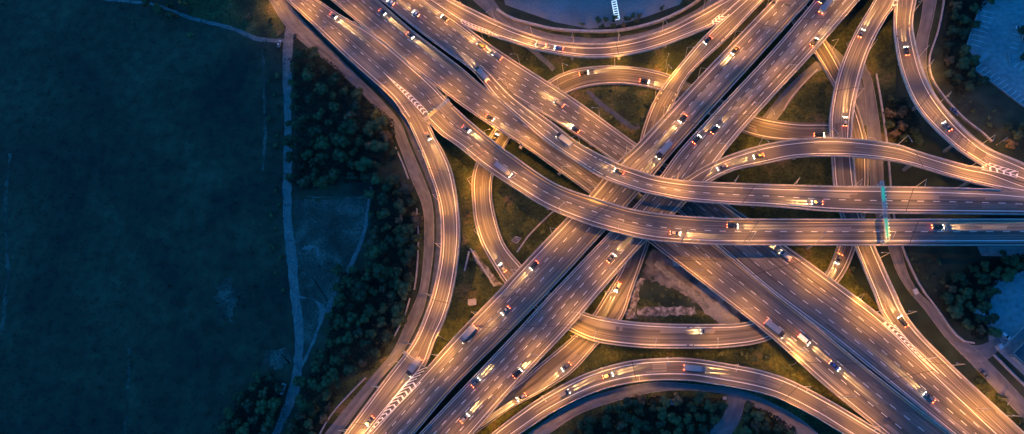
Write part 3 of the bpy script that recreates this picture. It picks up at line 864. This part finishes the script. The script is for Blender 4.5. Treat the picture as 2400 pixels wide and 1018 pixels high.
HL_ON = hl.mesh('headlight', HEADL); HL_OFF = hl.mesh('headlight', LENS_OFF)
tl = MB(); tl.box((0, 0, 0), 0.10, 0.34, 0.16, taper=0.8)
TL_ON = tl.mesh('taillight', TAILL); TL_OFF = tl.mesh('taillight', TAIL_OFF)
beam = bpy.data.lights.new('beam', 'SPOT')
beam.energy = BEAM_E; beam.color = (1, 0.56, 0.20); beam.spot_size = R(5.6); beam.spot_blend = 1.0; beam.shadow_soft_size = 0.08
nearb = beam.copy(); nearb.energy = 1500; nearb.spot_size = R(15)
def vehicle(kind, colr, p, rz, label, group, lit=True, name=None):
    bm_, gm, rm_, ln, hw, ax, rad, wd = part_mesh(kind, colr)
    r = empty(name or ('lorry' if kind == 'lorry' else 'van' if kind == 'van' else 'car'), p, rz)
    tag(r, label, 'van' if kind == 'van' else 'lorry' if kind == 'lorry' else 'car', group)
    link('body', bm_, r); link('windows', gm, r); link('cargo_box' if kind == 'lorry' else 'roof', rm_, r)
    tm, rmm = wheel_mesh(rad)
    for x in ax:
        for s_ in (-1, 1):
            o = link('wheel', tm, r); o.location = (x, s_ * wd, rad)
            link('rim', rmm, o)
    for s_ in (-1, 1):
        o = link('headlight', HL_ON if lit else HL_OFF, r); o.location = (ln - 0.03, s_ * hw, 0.62)
        if lit:
            for lt, dn_ in ((beam, 2.7), (nearb, 8.5)):
                l = link('beam', lt, o); l.location = (0.12, 0, 0)
                l.rotation_euler = (R(90 - dn_), 0, R(-90))
        o = link('taillight', TL_ON if lit else TL_OFF, r)
        o.location = ((-ln if kind != 'lorry' else -4.6), s_ * hw, 0.72)
    return r
rnd = random.Random(21)
COLS = ['grey', 'silver', 'black', 'grey', 'beige', 'blue', 'black', 'white', 'black', 'grey', 'grey', 'black']
for rb in ALL:
    if not rb.cars: continue
    n = int(rb.cars * CAR_DENSITY); spots = []; tries = 0
    while len(spots) < n and tries < 900:
        tries += 1
        ln_ = rnd.randrange(rb.lanes); S = rnd.uniform(4, rb.len - 6)
        f = (ln_ + 0.5) / rb.lanes
        if any(abs(S - s2) < (9.5 if l2 == ln_ else 4.0) for s2, l2 in spots): continue
        p = rb.frac(S, f, 0, rb.lineA, rb.lineB)
        x, y = to_px(p)
        if not (0 < x < W0 and 0 < y < H0): continue
        if above(p.x, p.y, p.z, rb, 1.5): continue
        if any(o is not rb and (o.inside(p.x, p.y, 0) or -9) > p.z + 0.001 for o in ALL): continue
        spots.append((S, ln_))
    spots.sort()
    fromend = rb.ends[0] if rb.dirn == 1 else rb.ends[1]
    for k, (S, ln_) in enumerate(spots):
        f = (ln_ + 0.5) / rb.lanes
        p = rb.frac(S, f, 0.015, rb.lineA, rb.lineB)
        kind = rnd.choice(['saloon', 'hatchback', 'estate', 'saloon', 'van', 'hatchback', 'lorry']); colr = rnd.choice(COLS)
        vehicle(kind, colr, p, rb.heading(S, rb.dirn), '%s %s on %s, %s vehicle from its %s end' % (colr, kind, rb.phrase, ORD[k], fromend), 'traffic on the carriageways')
# the lorry
S = M1.S_of((1258, 326)); p = M1.frac(S, 0.80, 0.015)
vehicle('lorry', 'white', p, M1.heading(S, 1), 'white box lorry on the southern diagonal carriageway just left of the upper connector', 'traffic on the carriageways')
def parked(kind, colr, x, y, x2, y2, label, z=0.055):
    a = P(x, y); b = P(x2, y2) - a
    vehicle(kind, colr, Vector((a.x, a.y, z)), math.atan2(b.y, b.x), label, 'parked vehicles off the carriageways', lit=False)
parked('saloon', 'white', 2391, 69, 2410, 73, 'white saloon parked in the upper right lot beside the dark tree clump')
parked('hatchback', 'silver', 2400, 88, 2404, 70, 'silver hatchback parked at the right edge below the white saloon')
parked('van', 'white', 2295, 737, 2320, 752, 'white van parked under the tree at the lower right lot')
parked('hatchback', 'silver', 2314, 748, 2335, 762, 'silver hatchback parked right behind the white van at lower right')
parked('estate', 'white', 2355, 788, 2375, 802, 'white estate parked alone on the blue lit lower right lot')
parked('van', 'silver', 665, 912, 660, 925, 'silver van parked on the dark field left of the dirt track')
parked('saloon', 'blue', 2236, 262, 2250, 275, 'blue saloon parked on the narrow service road beside the far east ramp', 0.075)
parked('saloon', 'black', 692, 88, 692, 70, 'black saloon parked where the dirt track leaves the service road')
parked('hatchback', 'silver', 656, 104, 660, 90, 'silver hatchback parked left of the dirt track junction')
parked('saloon', 'grey', 2305, 878, 2318, 892, 'grey saloon parked beside the service road at the lower right junction', 0.075)

# ------------------------------------------------------------------ trees
def leaf_mat(name, dark, mid, light):
    m = mat(name, mid, 0.85)
    t = m.node_tree; N = t.nodes; L = t.links; b = N['Principled BSDF']
    ge = N.new('ShaderNodeNewGeometry'); oi = N.new('ShaderNodeObjectInfo')
    no = N.new('ShaderNodeTexNoise'); no.inputs['Scale'].default_value = 0.45; no.inputs['Detail'].default_value = 3
    L.new(ge.outputs['Position'], no.inputs['Vector'])
    ad = N.new('ShaderNodeMath'); ad.operation = 'MULTIPLY_ADD'; ad.inputs[1].default_value = 0.5; ad.inputs[2].default_value = 0.0
    L.new(oi.outputs['Random'], ad.inputs[0])
    a2 = N.new('ShaderNodeMath'); a2.operation = 'ADD'; L.new(ad.outputs[0], a2.inputs[0]); L.new(no.outputs[0], a2.inputs[1])
    cr = N.new('ShaderNodeValToRGB'); e = cr.color_ramp.elements; e.new(0.5)
    for el, (p, c) in zip(e, ((0.5, dark), (0.74, mid), (0.98, light))): el.position = p; el.color = (*c, 1)
    L.new(a2.outputs[0], cr.inputs[0]); L.new(cr.outputs[0], b.inputs['Base Color'])
    return m
LEAF = leaf_mat('foliage', (0.022, 0.042, 0.016), (0.048, 0.072, 0.024), (0.10, 0.115, 0.038))
LEAF2 = leaf_mat('autumn foliage', (0.06, 0.045, 0.02), (0.10, 0.07, 0.03), (0.15, 0.10, 0.04))
def crown_mesh(seed, lobes, leaves, flat=0.85, m=None):
    r = random.Random(seed); mb = MB()
    cs = [(Vector((0, 0, 0.1)), 0.55)]
    for i in range(lobes):
        a = r.uniform(0, 6.28); d = r.uniform(0.35, 0.68)
        cs.append((Vector((math.cos(a) * d, math.sin(a) * d, r.uniform(-0.3, 0.45) * flat)), r.uniform(0.24, 0.42)))
    for c, q in cs:      # dark inner mass of each clump
        n = 7; rings = []
        for j in range(1, 4):
            th = math.pi * j / 4
            rings.append([c + Vector((math.sin(th) * math.cos(6.283 * i / n), math.sin(th) * math.sin(6.283 * i / n), math.cos(th) * flat)) * q * r.uniform(0.68, 0.88) for i in range(n)])
        loft(mb, rings)
    for i in range(leaves):
        c, q = cs[min(len(cs) - 1, int(r.random() * len(cs)))]
        v = Vector((r.gauss(0, 1), r.gauss(0, 1), abs(r.gauss(0, 1)) * 0.9 - 0.25)).normalized()
        p = c + Vector((v.x, v.y, v.z * flat)) * q * r.uniform(0.85, 1.10)
        nrm = (v + Vector((r.gauss(0, .3), r.gauss(0, .3), r.gauss(0, .3)))).normalized()
        u = nrm.orthogonal().normalized(); w_ = nrm.cross(u)
        a = r.uniform(0, 6.28); u, w_ = u * math.cos(a) + w_ * math.sin(a), w_ * math.cos(a) - u * math.sin(a)
        k = r.uniform(0.03, 0.07)
        mb.quad(p - u * k, p + w_ * k * 0.7, p + u * k, p - w_ * k * 0.7)
    return mb.mesh('crown', m or LEAF)
CROWNS = [crown_mesh(i, 7 + i % 5, 1100) for i in range(7)]
CROWNS2 = [crown_mesh(50 + i, 7, 560, m=LEAF2) for i in range(2)]
SHRUBS = [crown_mesh(80 + i, 4, 260, 0.7) for i in range(3)]
tk = MB()
tk.tube((0, 0, -0.1), (0.02, 0.03, 0.55), 0.05, 0.032, 8)
for a in (0.4, 2.4, 4.4): tk.tube((0.02, 0.03, 0.5), (math.cos(a) * 0.28, math.sin(a) * 0.28, 0.85), 0.025, 0.01, 6)
TRUNK = tk.mesh('trunk', BARK)
def in_poly(x, y, q):
    c = False
    for i in range(len(q)):
        (x0, y0), (x1, y1) = q[i - 1], q[i]
        if (y0 > y) != (y1 > y) and x < (x1 - x0) * (y - y0) / (y1 - y0) + x0: c = not c
    return c
tr = random.Random(5)
NT = [0]
def tree(p, rad, label, group, kind='tree'):
    o = empty('shrub' if kind == 'shrub' else 'broadleaf_tree', p, tr.uniform(0, 6.28))
    tag(o, label, 'shrub' if kind == 'shrub' else 'tree', group)
    if kind == 'shrub':
        c = link('foliage', tr.choice(SHRUBS), o); c.scale = (rad, rad, rad * 0.8); c.location = (0, 0, rad * 0.45)
        s_ = link('stem', TRUNK, o); s_.scale = (rad * 0.7, rad * 0.7, rad * 0.6)
    else:
        m = tr.choice(CROWNS2) if kind == 'autumn' else tr.choice(CROWNS)
        h = rad * tr.uniform(0.95, 1.45)
        c = link('crown', m, o); c.scale = (rad * tr.uniform(0.92, 1.1), rad * tr.uniform(0.92, 1.1), rad * tr.uniform(0.9, 1.1)); c.location = (0, 0, h)
        s_ = link('trunk', TRUNK, o); s_.scale = (rad * 1.1, rad * 1.1, h / 0.7)
    NT[0] += 1
    return o
def wood(poly, gap, r0, r1, label, group, kind='tree', mixed=0.0, avoid=True):
    q = pl(poly); xs = [a for a, b in q]; ys = [b for a, b in q]; pts = []
    for _ in range(2600):
        x, y = tr.uniform(min(xs), max(xs)), tr.uniform(min(ys), max(ys))
        if not in_poly(x, y, q): continue
        if any((x - a) ** 2 + (y - b) ** 2 < gap * gap for a, b in pts): continue
        p = P(x, y)
        if avoid and (any(rb.inside(p.x, p.y, 1.5) is not None for rb in ALL_GROUND if 'DIRT' or 1) or any(rb.inside(p.x, p.y, 2.0) is not None for rb in ALL)): continue
        pts.append((x, y))
    for x, y in pts:
        k = kind
        if kind == 'tree' and tr.random() < mixed: k = 'autumn'
        lb = label
        if k == 'autumn': lb = label.replace('dark', 'brown-tinged')
        tree(P(x, y), tr.uniform(r0, r1), lb, group, k)
    return q
G1 = 'trees of the wood west of the ramp'
UG = []
UG.append(wood('676,140 720,118 775,140 850,225 925,285 930,370 880,400 868,425 800,432 705,448 682,430 694,350 690,200', 26, 2.6, 5.2, 'dark bushy tree in the upper part of the wood between dirt track and service road', G1, mixed=0.12))
UG.append(wood('868,430 930,420 960,440 985,500 985,590 970,660 940,690 905,650 878,600 868,560', 25, 2.4, 4.9, 'dark bushy tree in the middle of the wood, left of the service road bend', G1, mixed=0.25))
UG.append(wood('800,640 890,620 968,660 965,700 940,770 905,820 870,868 790,890 745,930 700,955 706,900 755,850 775,740', 25, 2.4, 5.0, 'dark bushy tree in the lower part of the wood beside the service road', G1, mixed=0.18))
UG.append(wood('515,1050 560,925 630,870 662,905 660,960 632,1010 620,1050', 27, 2.8, 4.2, 'dark bushy tree in the bottom left clump west of the dirt track', 'trees in small clumps', mixed=0.2))
UG.append(wood('680,1000 720,960 760,930 800,900 780,950 740,1040 680,1040', 27, 2.2, 3.4, 'dark bushy tree right of the dirt track at the bottom edge', 'trees in small clumps', mixed=0.5))
wood('350,-30 470,-30 455,20 425,50 390,42 358,30', 26, 3.0, 4.5, 'dark bushy tree in the clump above the footpath at the top left', 'trees in small clumps')
wood('470,-30 640,-20 655,60 600,70 540,50', 40, 1.8, 3.0, 'dark bushy tree between the footpath and the top edge', 'trees in small clumps', mixed=0.3)
wood('628,190 654,175 656,345 640,350', 24, 1.8, 2.8, 'low dark shrub in the row left of the dirt track', 'shrubs', 'shrub')
wood('635,440 655,450 660,600 668,700 650,700 640,600', 30, 1.2, 2.2, 'low dark shrub beside the middle stretch of the dirt track', 'shrubs', 'shrub')
UG.append(wood('2212,-20 2330,-20 2288,40 2262,105 2280,160 2296,200 2268,215 2238,225 2212,180 2208,110 2216,40', 26, 2.6, 3.8, 'dark bushy tree between the service road and the upper right parking lot', 'trees at the upper right', mixed=0.15))
UG.append(wood('2076,235 2120,228 2155,290 2166,340 2110,350 2080,315', 24, 2.3, 3.4, 'dark bushy tree below the far east ramp', 'trees at the upper right', mixed=0.3))
wood('2384,70 2440,60 2440,150 2380,150', 26, 2.3, 3.4, 'dark bushy tree beside the white saloon in the upper right lot', 'trees at the upper right')
wood('2340,305 2440,300 2440,350 2350,345', 25, 2.2, 3.2, 'dark bushy tree on the slope below the upper right parking lot', 'trees at the upper right', mixed=0.3)
UG.append(wood('2196,700 2225,655 2290,612 2430,590 2420,622 2335,665 2305,700 2318,740 2322,785 2290,800 2250,762 2222,745', 25, 2.4, 3.7, 'dark bushy tree between the lower connector and the lower right lot', 'trees at the lower right', mixed=0.15))
UG.append(wood('1300,1040 1345,1000 1400,970 1470,935 1560,928 1690,935 1690,970 1650,1040', 25, 2.4, 3.6, 'dark bushy tree in the wood under the bottom ramp', 'trees along the bottom edge', mixed=0.15))
UG.append(wood('1748,950 1790,958 1860,1000 1890,1050 1735,1050', 25, 2.2, 3.4, 'dark bushy tree right of the side road at the bottom edge', 'trees along the bottom edge', mixed=0.3))
wood('2285,890 2340,898 2420,985 2400,1005 2300,930', 27, 1.6, 2.6, 'lamplit shrub on the verge at the lower right corner', 'shrubs', 'shrub')
wood('1735,818 1790,812 1800,838 1745,845', 20, 1.6, 2.4, 'lamplit shrub on the grass above the bottom ramp', 'shrubs', 'shrub')
wood('1100,-20 1178,-20 1176,25 1130,22', 20, 2.0, 3.0, 'dark bushy tree at the left end of the paved yard along the top', 'trees along the yard', )
wood('1398,52 1442,50 1442,68 1400,70', 15, 1.7, 2.3, 'rounded tree left of the white walkway frame', 'trees along the yard')
wood('1462,42 1505,36 1502,60 1462,66', 15, 1.8, 2.6, 'dark bushy tree right of the white walkway frame', 'trees along the yard', mixed=0.5)
wood('1590,-20 1650,-30 1628,12 1600,20', 22, 1.8, 2.6, 'dark bushy tree at the right end of the paved yard along the top', 'trees along the yard')
for poly_, lb_ in (('1010,330 1080,420 1100,560 1060,740 1020,840 1100,800 1180,690 1120,600 1095,420 1130,330 1060,270', 'lamplit shrub on the grass between the west ramp and the ring road'),
                  ('1190,140 1290,150 1420,150 1540,150 1400,140 1280,125 1200,110', 'lamplit shrub on the grass strip below the arched top ramp'),
                  ('1385,212 1500,210 1520,250 1490,320 1440,290', 'low shrub inside the triangle under the ring road arc'),
                  ('1400,830 1500,828 1700,822 1850,860 1960,940 1800,850 1600,830 1450,835 1370,865', 'lamplit shrub on the grass strip above the bottom ramp'),
                  ('1170,430 1250,470 1300,500 1240,600 1200,560', 'low shrub on the dark grass inside the ring road'),
                  ('1830,290 1930,280 1940,200 1880,190', 'low shrub on the grass west of the east ramp'),
                  ('2020,250 2060,250 2060,420 2040,420', 'low shrub beside the eastern service road'),
                  ('2120,580 2180,600 2230,640 2190,690 2150,640', 'low shrub on the bank under the lower connector at right'),
                  ('2200,200 2330,260 2320,300 2250,250', 'low shrub on the bare slope below the upper right trees'),
                  ('1985,590 2040,680 2070,740 2000,690', 'lamplit shrub on the grass left of the east ramp'),
                  ('1530,650 1620,700 1600,715 1520,715', 'low shrub in the fenced triangle below the lower connector')):
    wood(poly_, 17, 0.7, 1.9, lb_, 'shrubs', 'shrub')
for (x, y, rr, lb) in ((1878, 246, 1.8, 'round shrub on the grass between the steep pair and the east ramp'), (1092, 398, 2.0, 'round shrub on the grass left of the ring road'),
                       (1415, 228, 1.6, 'small shrub inside the triangle below the ring road arc'), (1365, 58, 1.8, 'lone round shrub at the lower rim of the paved yard'),
                       (1552, 22, 1.8, 'lone round shrub on the pale strip at the right of the paved yard'), (748, 428, 3.6, 'pale green round tree standing apart below the upper wood'),
                       (450, 86, 3.0, 'lone dark shrub below the footpath at the top left'), (1130, 640, 1.4, 'small shrub beside the stone wall left of the ring road'),
                       (1185, 500, 2.2, 'dark shrub inside the curve of the ring road'), (1250, 345, 2.0, 'lamplit shrub between the southern diagonal and the lower connector')):
    tree(P(x, y), rr, lb, None, 'shrub')
# undergrowth of the woods: uncountable low leaves and brush
ug = MB()
for q in UG:
    xs = [a for a, b in q]; ys = [b for a, b in q]
    area = (max(xs) - min(xs)) * (max(ys) - min(ys))
    for _ in range(int(area * 0.10)):
        x, y = tr.uniform(min(xs), max(xs)), tr.uniform(min(ys), max(ys))
        if not in_poly(x, y, q): continue
        p = P(x, y); p.z = tr.uniform(0.1, 0.9); k = tr.uniform(0.3, 0.75)
        n_ = Vector((tr.gauss(0, .5), tr.gauss(0, .5), 1)).normalized(); u = n_.orthogonal().normalized() * k; v = n_.cross(u)
        ug.quad(p - u, p + v * 0.7, p + u, p - v * 0.7)
tag(ug.build('undergrowth', mat('brush', (0.012, 0.02, 0.010), 0.95)), 'low leafy undergrowth covering the floor of the woods', 'undergrowth', kind='stuff')
# rough tufts on the field and verges
tf = MB()
for _ in range(9000):
    x, y = tr.uniform(-60, 670), tr.uniform(-60, 1080)
    p = P(x, y); k = tr.uniform(0.15, 0.6) * (1.6 if tr.random() < 0.05 else 1)
    n_ = Vector((tr.gauss(0, .6), tr.gauss(0, .6), 1)).normalized(); u = n_.orthogonal().normalized() * k; v = n_.cross(u); p.z = k * 0.5
    tf.quad(p - u, p + v * 0.7, p + u, p - v * 0.7)
tag(tf.build('grass_tufts', GRASS), 'rough grass tufts scattered over the dark western field', 'grass', kind='stuff')

# ------------------------------------------------------------------ walls
def wall(name, pts, h, wdt, m, label, cat, z0=0.0, coping=None):
    c = resample(smooth([Vector(p) for p in pl(pts)]), max(6, int(len(pts) / 4)))
    pp = [P(p.x, p.y, 0) for p in c]
    mb = MB(); cp = MB()
    def sec(i, w_):
        d = (pp[min(i + 1, len(pp) - 1)] - pp[max(i - 1, 0)]).normalized()
        n_ = Vector((-d.y, d.x, 0)) * w_ / 2
        return pp[i] - n_, pp[i] + n_
    for w_, za, zb, mm in ((wdt, -0.1, h, mb), (wdt + 0.16, h + 0.003, h + 0.15, cp)):
        rings = []
        for i in range(len(pp)):
            a, b = sec(i, w_)
            rings.append([(a.x, a.y, za), (b.x, b.y, za), (b.x, b.y, zb), (a.x, a.y, zb)])
        loft(mm, rings)
    o = mb.build(name, m)
    tag(o, label, cat)
    cp.build('coping', CONC, o)
    return o
wall('retaining_wall', '2212,-20 2208,20 2196,77 2178,130 2176,160 2185,192 2205,222 2230,252 2262,284 2300,313 2322,334', 1.2, 0.5, CONC_D, 'long pale wall between the upper right trees and the service road', 'wall')
wall('retaining_wall', '2052,176 2060,220 2068,270 2077,334 2083,400 2092,500 2112,576 2134,631 2160,680 2194,725 2234,782 2258,801 2281,805', 1.1, 0.5, CONC_D, 'long pale wall running down beside the eastern service road', 'wall')
wall('retaining_wall', '1165,25 1200,46 1250,60 1300,71 1367,76 1450,74 1534,56 1590,32 1634,6 1660,-20', 1.6, 1.0, CONC, 'thick pale wall curving along the lower rim of the paved yard', 'wall')
wall('garden_wall', '928,347 945,385 958,420', 1.0, 0.5, CONC_D, 'short wall left of the service road above the wood', 'wall')
wall('garden_wall', '978,490 982,560 978,640 972,680', 1.0, 0.45, CONC_D, 'low wall between the middle of the wood and the service road', 'wall')
wall('garden_wall', '962,700 948,745 925,790', 1.0, 0.45, CONC_D, 'low wall between the lower wood and the service road', 'wall')
wall('garden_wall', '858,886 820,925 780,970 750,1020 740,1050', 1.0, 0.45, CONC_D, 'low wall along the left of the service road at the bottom', 'wall')
wall('stone_wall', '1104,584 1120,610 1140,640 1160,672', 1.3, 0.7, RUBBLE, 'rough stone wall on the grass left of the ring road', 'wall')
wall('stone_wall', '1101,590 1096,610 1090,636', 1.1, 0.6, RUBBLE, 'short stone wall stub left of the rough stone wall', 'wall')
wall('boundary_wall', '2326,832 2350,856 2378,884 2410,915 2440,945', 1.4, 0.4, CONC, 'white wall along the lower right lot beside the service road', 'wall')
wall('boundary_wall', '2340,822 2360,803 2385,778 2420,745', 1.2, 0.35, CONC, 'white wall running up from the gatehouse at the lower right', 'wall')
wall('boundary_wall', '2292,26 2278,66 2264,108', 0.9, 0.35, CONC_D, 'low wall along the left rim of the upper right parking lot', 'wall')
wall('boundary_wall', '2286,168 2330,200 2398,252 2440,284', 0.9, 0.35, CONC_D, 'low wall along the lower rim of the upper right parking lot', 'wall')
wall('boundary_wall', '1298,496 1272,520 1240,553 1222,578 1212,592', 0.8, 0.5, CONC_D, 'dark low wall on the grass inside the ring road', 'wall')
wall('boundary_wall', '2362,125 2363,140 2364,148', 0.8, 0.3, CONC_D, 'short kerb wall beside the tree clump in the upper right lot', 'wall')
wall('field_wall', '1865,155 1830,190 1805,215', 0.9, 0.5, CONC_D, 'short wall beside the narrow road under the steep pair', 'wall')
wall('field_wall', '1915,165 1880,200 1850,235 1835,262', 0.9, 0.5, CONC_D, 'short wall on the grass left of the east ramp', 'wall')

# ------------------------------------------------------------------ sign gantries
GREEN = mat('sign green', (0.01, 0.30, 0.22), 0.5, 0, (0.03, 0.75, 0.55), 0.012)
YEL = mat('sign yellow', (0.7, 0.55, 0.08), 0.5, 0, (0.9, 0.7, 0.1), 0.01)
BLUESTEEL = mat('blue painted steel', (0.22, 0.38, 0.50), 0.5, 0.3)
def gantry(feet, zdeck, h, label, panels, mtl):
    pts = [P(x, y, zdeck) for x, y in feet]
    r = empty('sign_gantry', pts[0]); o_ = pts[0]
    tag(r, label, 'gantry', 'sign gantries over the carriageways')
    for p in pts:
        m = MB(); q = p - o_
        m.tube((q.x, q.y, 0), (q.x, q.y, h + 0.6), 0.22, 0.18, 8); m.build('post', mtl, r)
    a = pts[0] - o_; b = pts[-1] - o_
    d = (b - a); L_ = d.length; d.normalize(); n_ = Vector((-d.y, d.x, 0))
    m = MB(); a = a - d * 0.5; L_ += 1
    w_ = 0.55
    for s_ in (-1, 1):
        for zz in (h - 0.1, h + 0.9):
            m.tube(a + n_ * w_ * s_ + Vector((0, 0, zz)), a + d * L_ + n_ * w_ * s_ + Vector((0, 0, zz)), 0.09, 0.09, 6)
    k = int(L_ / 1.4)
    for i in range(k):
        t0, t1 = L_ * i / k, L_ * (i + 1) / k
        s_ = 1 if i % 2 else -1
        m.tube(a + d * t0 + n_ * w_ * s_ + Vector((0, 0, h + 0.9)), a + d * t1 - n_ * w_ * s_ + Vector((0, 0, h + 0.9)), 0.06, 0.06, 5)
        for q in (-1, 1):
            m.tube(a + d * t0 + n_ * w_ * q + Vector((0, 0, h - 0.1)), a + d * t1 + n_ * w_ * q + Vector((0, 0, h + 0.9)), 0.05, 0.05, 5)
    m.build('truss', mtl, r)
    for (f0, f1, mm) in panels:
        m = MB(); c = a + d * L_ * (f0 + f1) / 2
        m.box((c.x, c.y, h + 0.4), L_ * (f1 - f0), 0.16, 2.4, math.atan2(d.y, d.x)); s_ = m.build('sign_panel', mm, r)
        m2 = MB()
        nb = max(2, int(L_ * (f1 - f0) / 1.6))
        for i in range(nb):
            cc = a + d * L_ * (f0 + (f1 - f0) * (i + 0.5) / nb)
            m2.box((cc.x + n_.x * 0.75, cc.y + n_.y * 0.75, h + 1.15), 0.5, 0.3, 0.14, math.atan2(d.y, d.x))
        m2.build('sign_light', mat('sign lamp', (0.4, 0.9, 0.8), 0.4, 0, (0.25, 1.0, 0.8), 0.008), r)
    return r
gantry([(2053, 438), (2062, 507), (2066, 574)], 15.4, 6.2, 'blue steel truss gantry with green signs over the two east-west connectors at right',
       [(0.10, 0.34, GREEN), (0.62, 0.92, GREEN), (0.36, 0.46, BLUESTEEL)], BLUESTEEL)
gantry([(1004, 291), (1058, 246)], 10.2, 5.6, 'grey steel truss gantry over the lower connector just past the top left fork', [(0.15, 0.5, mat('sign back', (0.16, 0.15, 0.15), 0.6))], STEEL)
gantry([(956, 828), (994, 858)], 8.2, 5.2, 'thin grey gantry over the lower end of the west ramp', [], STEEL)

# ------------------------------------------------------------------ small structures
def block(name, pts, h, m, label, cat, roofm=None, z0=-0.1):
    q = [P(x, y, 0) for x, y in pl(pts)]
    q = [(p.x, p.y) for p in q]
    ar = sum(q[i - 1][0] * q[i][1] - q[i][0] * q[i - 1][1] for i in range(len(q)))
    if ar < 0: q = q[::-1]
    o = empty(name, (sum(p[0] for p in q) / len(q), sum(p[1] for p in q) / len(q), 0))
    cx, cy = o.location.x, o.location.y
    q = [(x - cx, y - cy) for x, y in q]
    tag(o, label, cat)
    b = MB(); b.prism(q, z0, h); b.build('walls', m, o)
    rr = MB(); rr.prism([(x * 1.04, y * 1.04) for x, y in q], h + 0.003, h + 0.25); rf = rr.build('roof', roofm or CONC_D, o)
    e = MB()
    for i in range(len(q)):
        (x0, y0), (x1, y1) = q[i - 1], q[i]
        L_ = math.hypot(x1 - x0, y1 - y0)
        if L_ > 1.5:
            e.box(((x0 + x1) / 2 * 1.02, (y0 + y1) / 2 * 1.02, h + 0.25 + 0.16), L_ * 0.98, 0.22, 0.32, math.atan2(y1 - y0, x1 - x0))
    e.build('roof_edge', CONC, rf)
    return o, q, h
TEAL = noise_mat('teal roofing', [(0.3, (0.05, 0.16, 0.19)), (0.7, (0.11, 0.26, 0.29))], scale=0.4)
ROOFD = noise_mat('dark roofing', [(0.3, (0.05, 0.055, 0.065)), (0.7, (0.10, 0.105, 0.115))], scale=0.4)
o, q, h = block('warehouse', '2362,830 2420,772 2500,700 2540,790 2440,900', 4.0, CONC_D, 'flat dark roofed building at the right edge of the lower right lot', 'building', ROOFD)
sl = MB(); sl.box((-1.5, 2.0, h + 0.5), 9, 1.6, 0.5, R(44)); sl.build('skylight', TEAL, o)
for dx, dy in ((1.5, -2.0), (4.5, -5.0), (6, 1)):
    v = MB(); v.box((dx, dy, h + 0.65), 1.4, 1.1, 0.8, R(20)); v.build('roof_vent', STEEL, o)
block('shed', '2368,838 2380,828 2408,855 2398,866', 2.6, CONC, 'low pale shed in front of the dark roofed building at lower right', 'shed', mat('pale roof', (0.42, 0.33, 0.28), 0.8))
block('gatehouse', '2330,812 2338,806 2345,815 2337,822', 2.5, CONC, 'small pale gatehouse at the corner of the lower right lot', 'hut', mat('light roof', (0.55, 0.55, 0.56), 0.6))
block('carport', '2284,146 2306,127 2314,134 2291,154', 2.4, CONC_D, 'pale roofed carport at the corner of the upper right parking lot', 'carport', mat('carport roof', (0.36, 0.38, 0.40), 0.6))
block('utility_hut', '1099,704 1117,702 1118,716 1100,717', 1.6, CONC, 'small pale utility hut on the grass between the west ramp and steep pair', 'hut', CONC)
block('site_hut', '1569,936 1583,937 1583,949 1570,948', 2.2, CONC, 'pale blue site hut among the trees at the bottom', 'hut', mat('blue sheet roof', (0.20, 0.38, 0.52), 0.6))
block('store_hut', '1576,610 1590,612 1596,626 1578,624', 2.4, CONC, 'white walled hut in the yard below the lower connector', 'hut', mat('hut roof', (0.4, 0.42, 0.45), 0.7))
block('transformer_box', '1694,930 1701,930 1701,937 1694,937', 1.6, CONC, 'small white transformer box beside the bottom side road', 'box', CONC)
block('bus_shelter', '2133,682 2142,678 2147,690 2138,694', 2.3, CONC_D, 'pale bus shelter beside the eastern service road', 'shelter', mat('shelter roof', (0.5, 0.48, 0.46), 0.7))
block('stone_pile', '1222,560 1212,572 1200,566 1210,556', 0.9, RUBBLE, 'stone pile at the end of the dark wall inside the ring road', 'pile', RUBBLE)
# white framed walkway at the top yard
a, b = P(1439, 10), P(1447, 53)
d = b - a; L_ = d.length; ang = math.atan2(d.y, d.x)
r = empty('covered_walkway', a, ang); tag(r, 'white framed walkway with dark panels reaching over the paved yard at the top', 'walkway')
m = MB(); m.box((L_ / 2, 0, 2.6), L_, 2.4, 0.2); m.build('deck', mat('walkway panel', (0.03, 0.06, 0.09), 0.5), r)
m = MB()
for s_ in (-1, 1): m.box((L_ / 2, s_ * 1.15, 2.85), L_, 0.35, 0.3)
for i in range(9): m.box((L_ * i / 8, 0, 2.86), 0.34, 1.9, 0.26)
m.build('frame', mat('glowing white frame', (0.85, 0.88, 0.9), 0.5, 0, (0.55, 0.8, 1.0), 0.03), r)  # frame material given a glow of its own, there is no lamp in it
for i in (0.05, 0.5, 0.95):
    for s_ in (-1, 1):
        m = MB(); m.tube((L_ * i, s_ * 1.0, 0), (L_ * i, s_ * 1.0, 2.5), 0.09, 0.09, 6); m.build('post', STEEL, r)
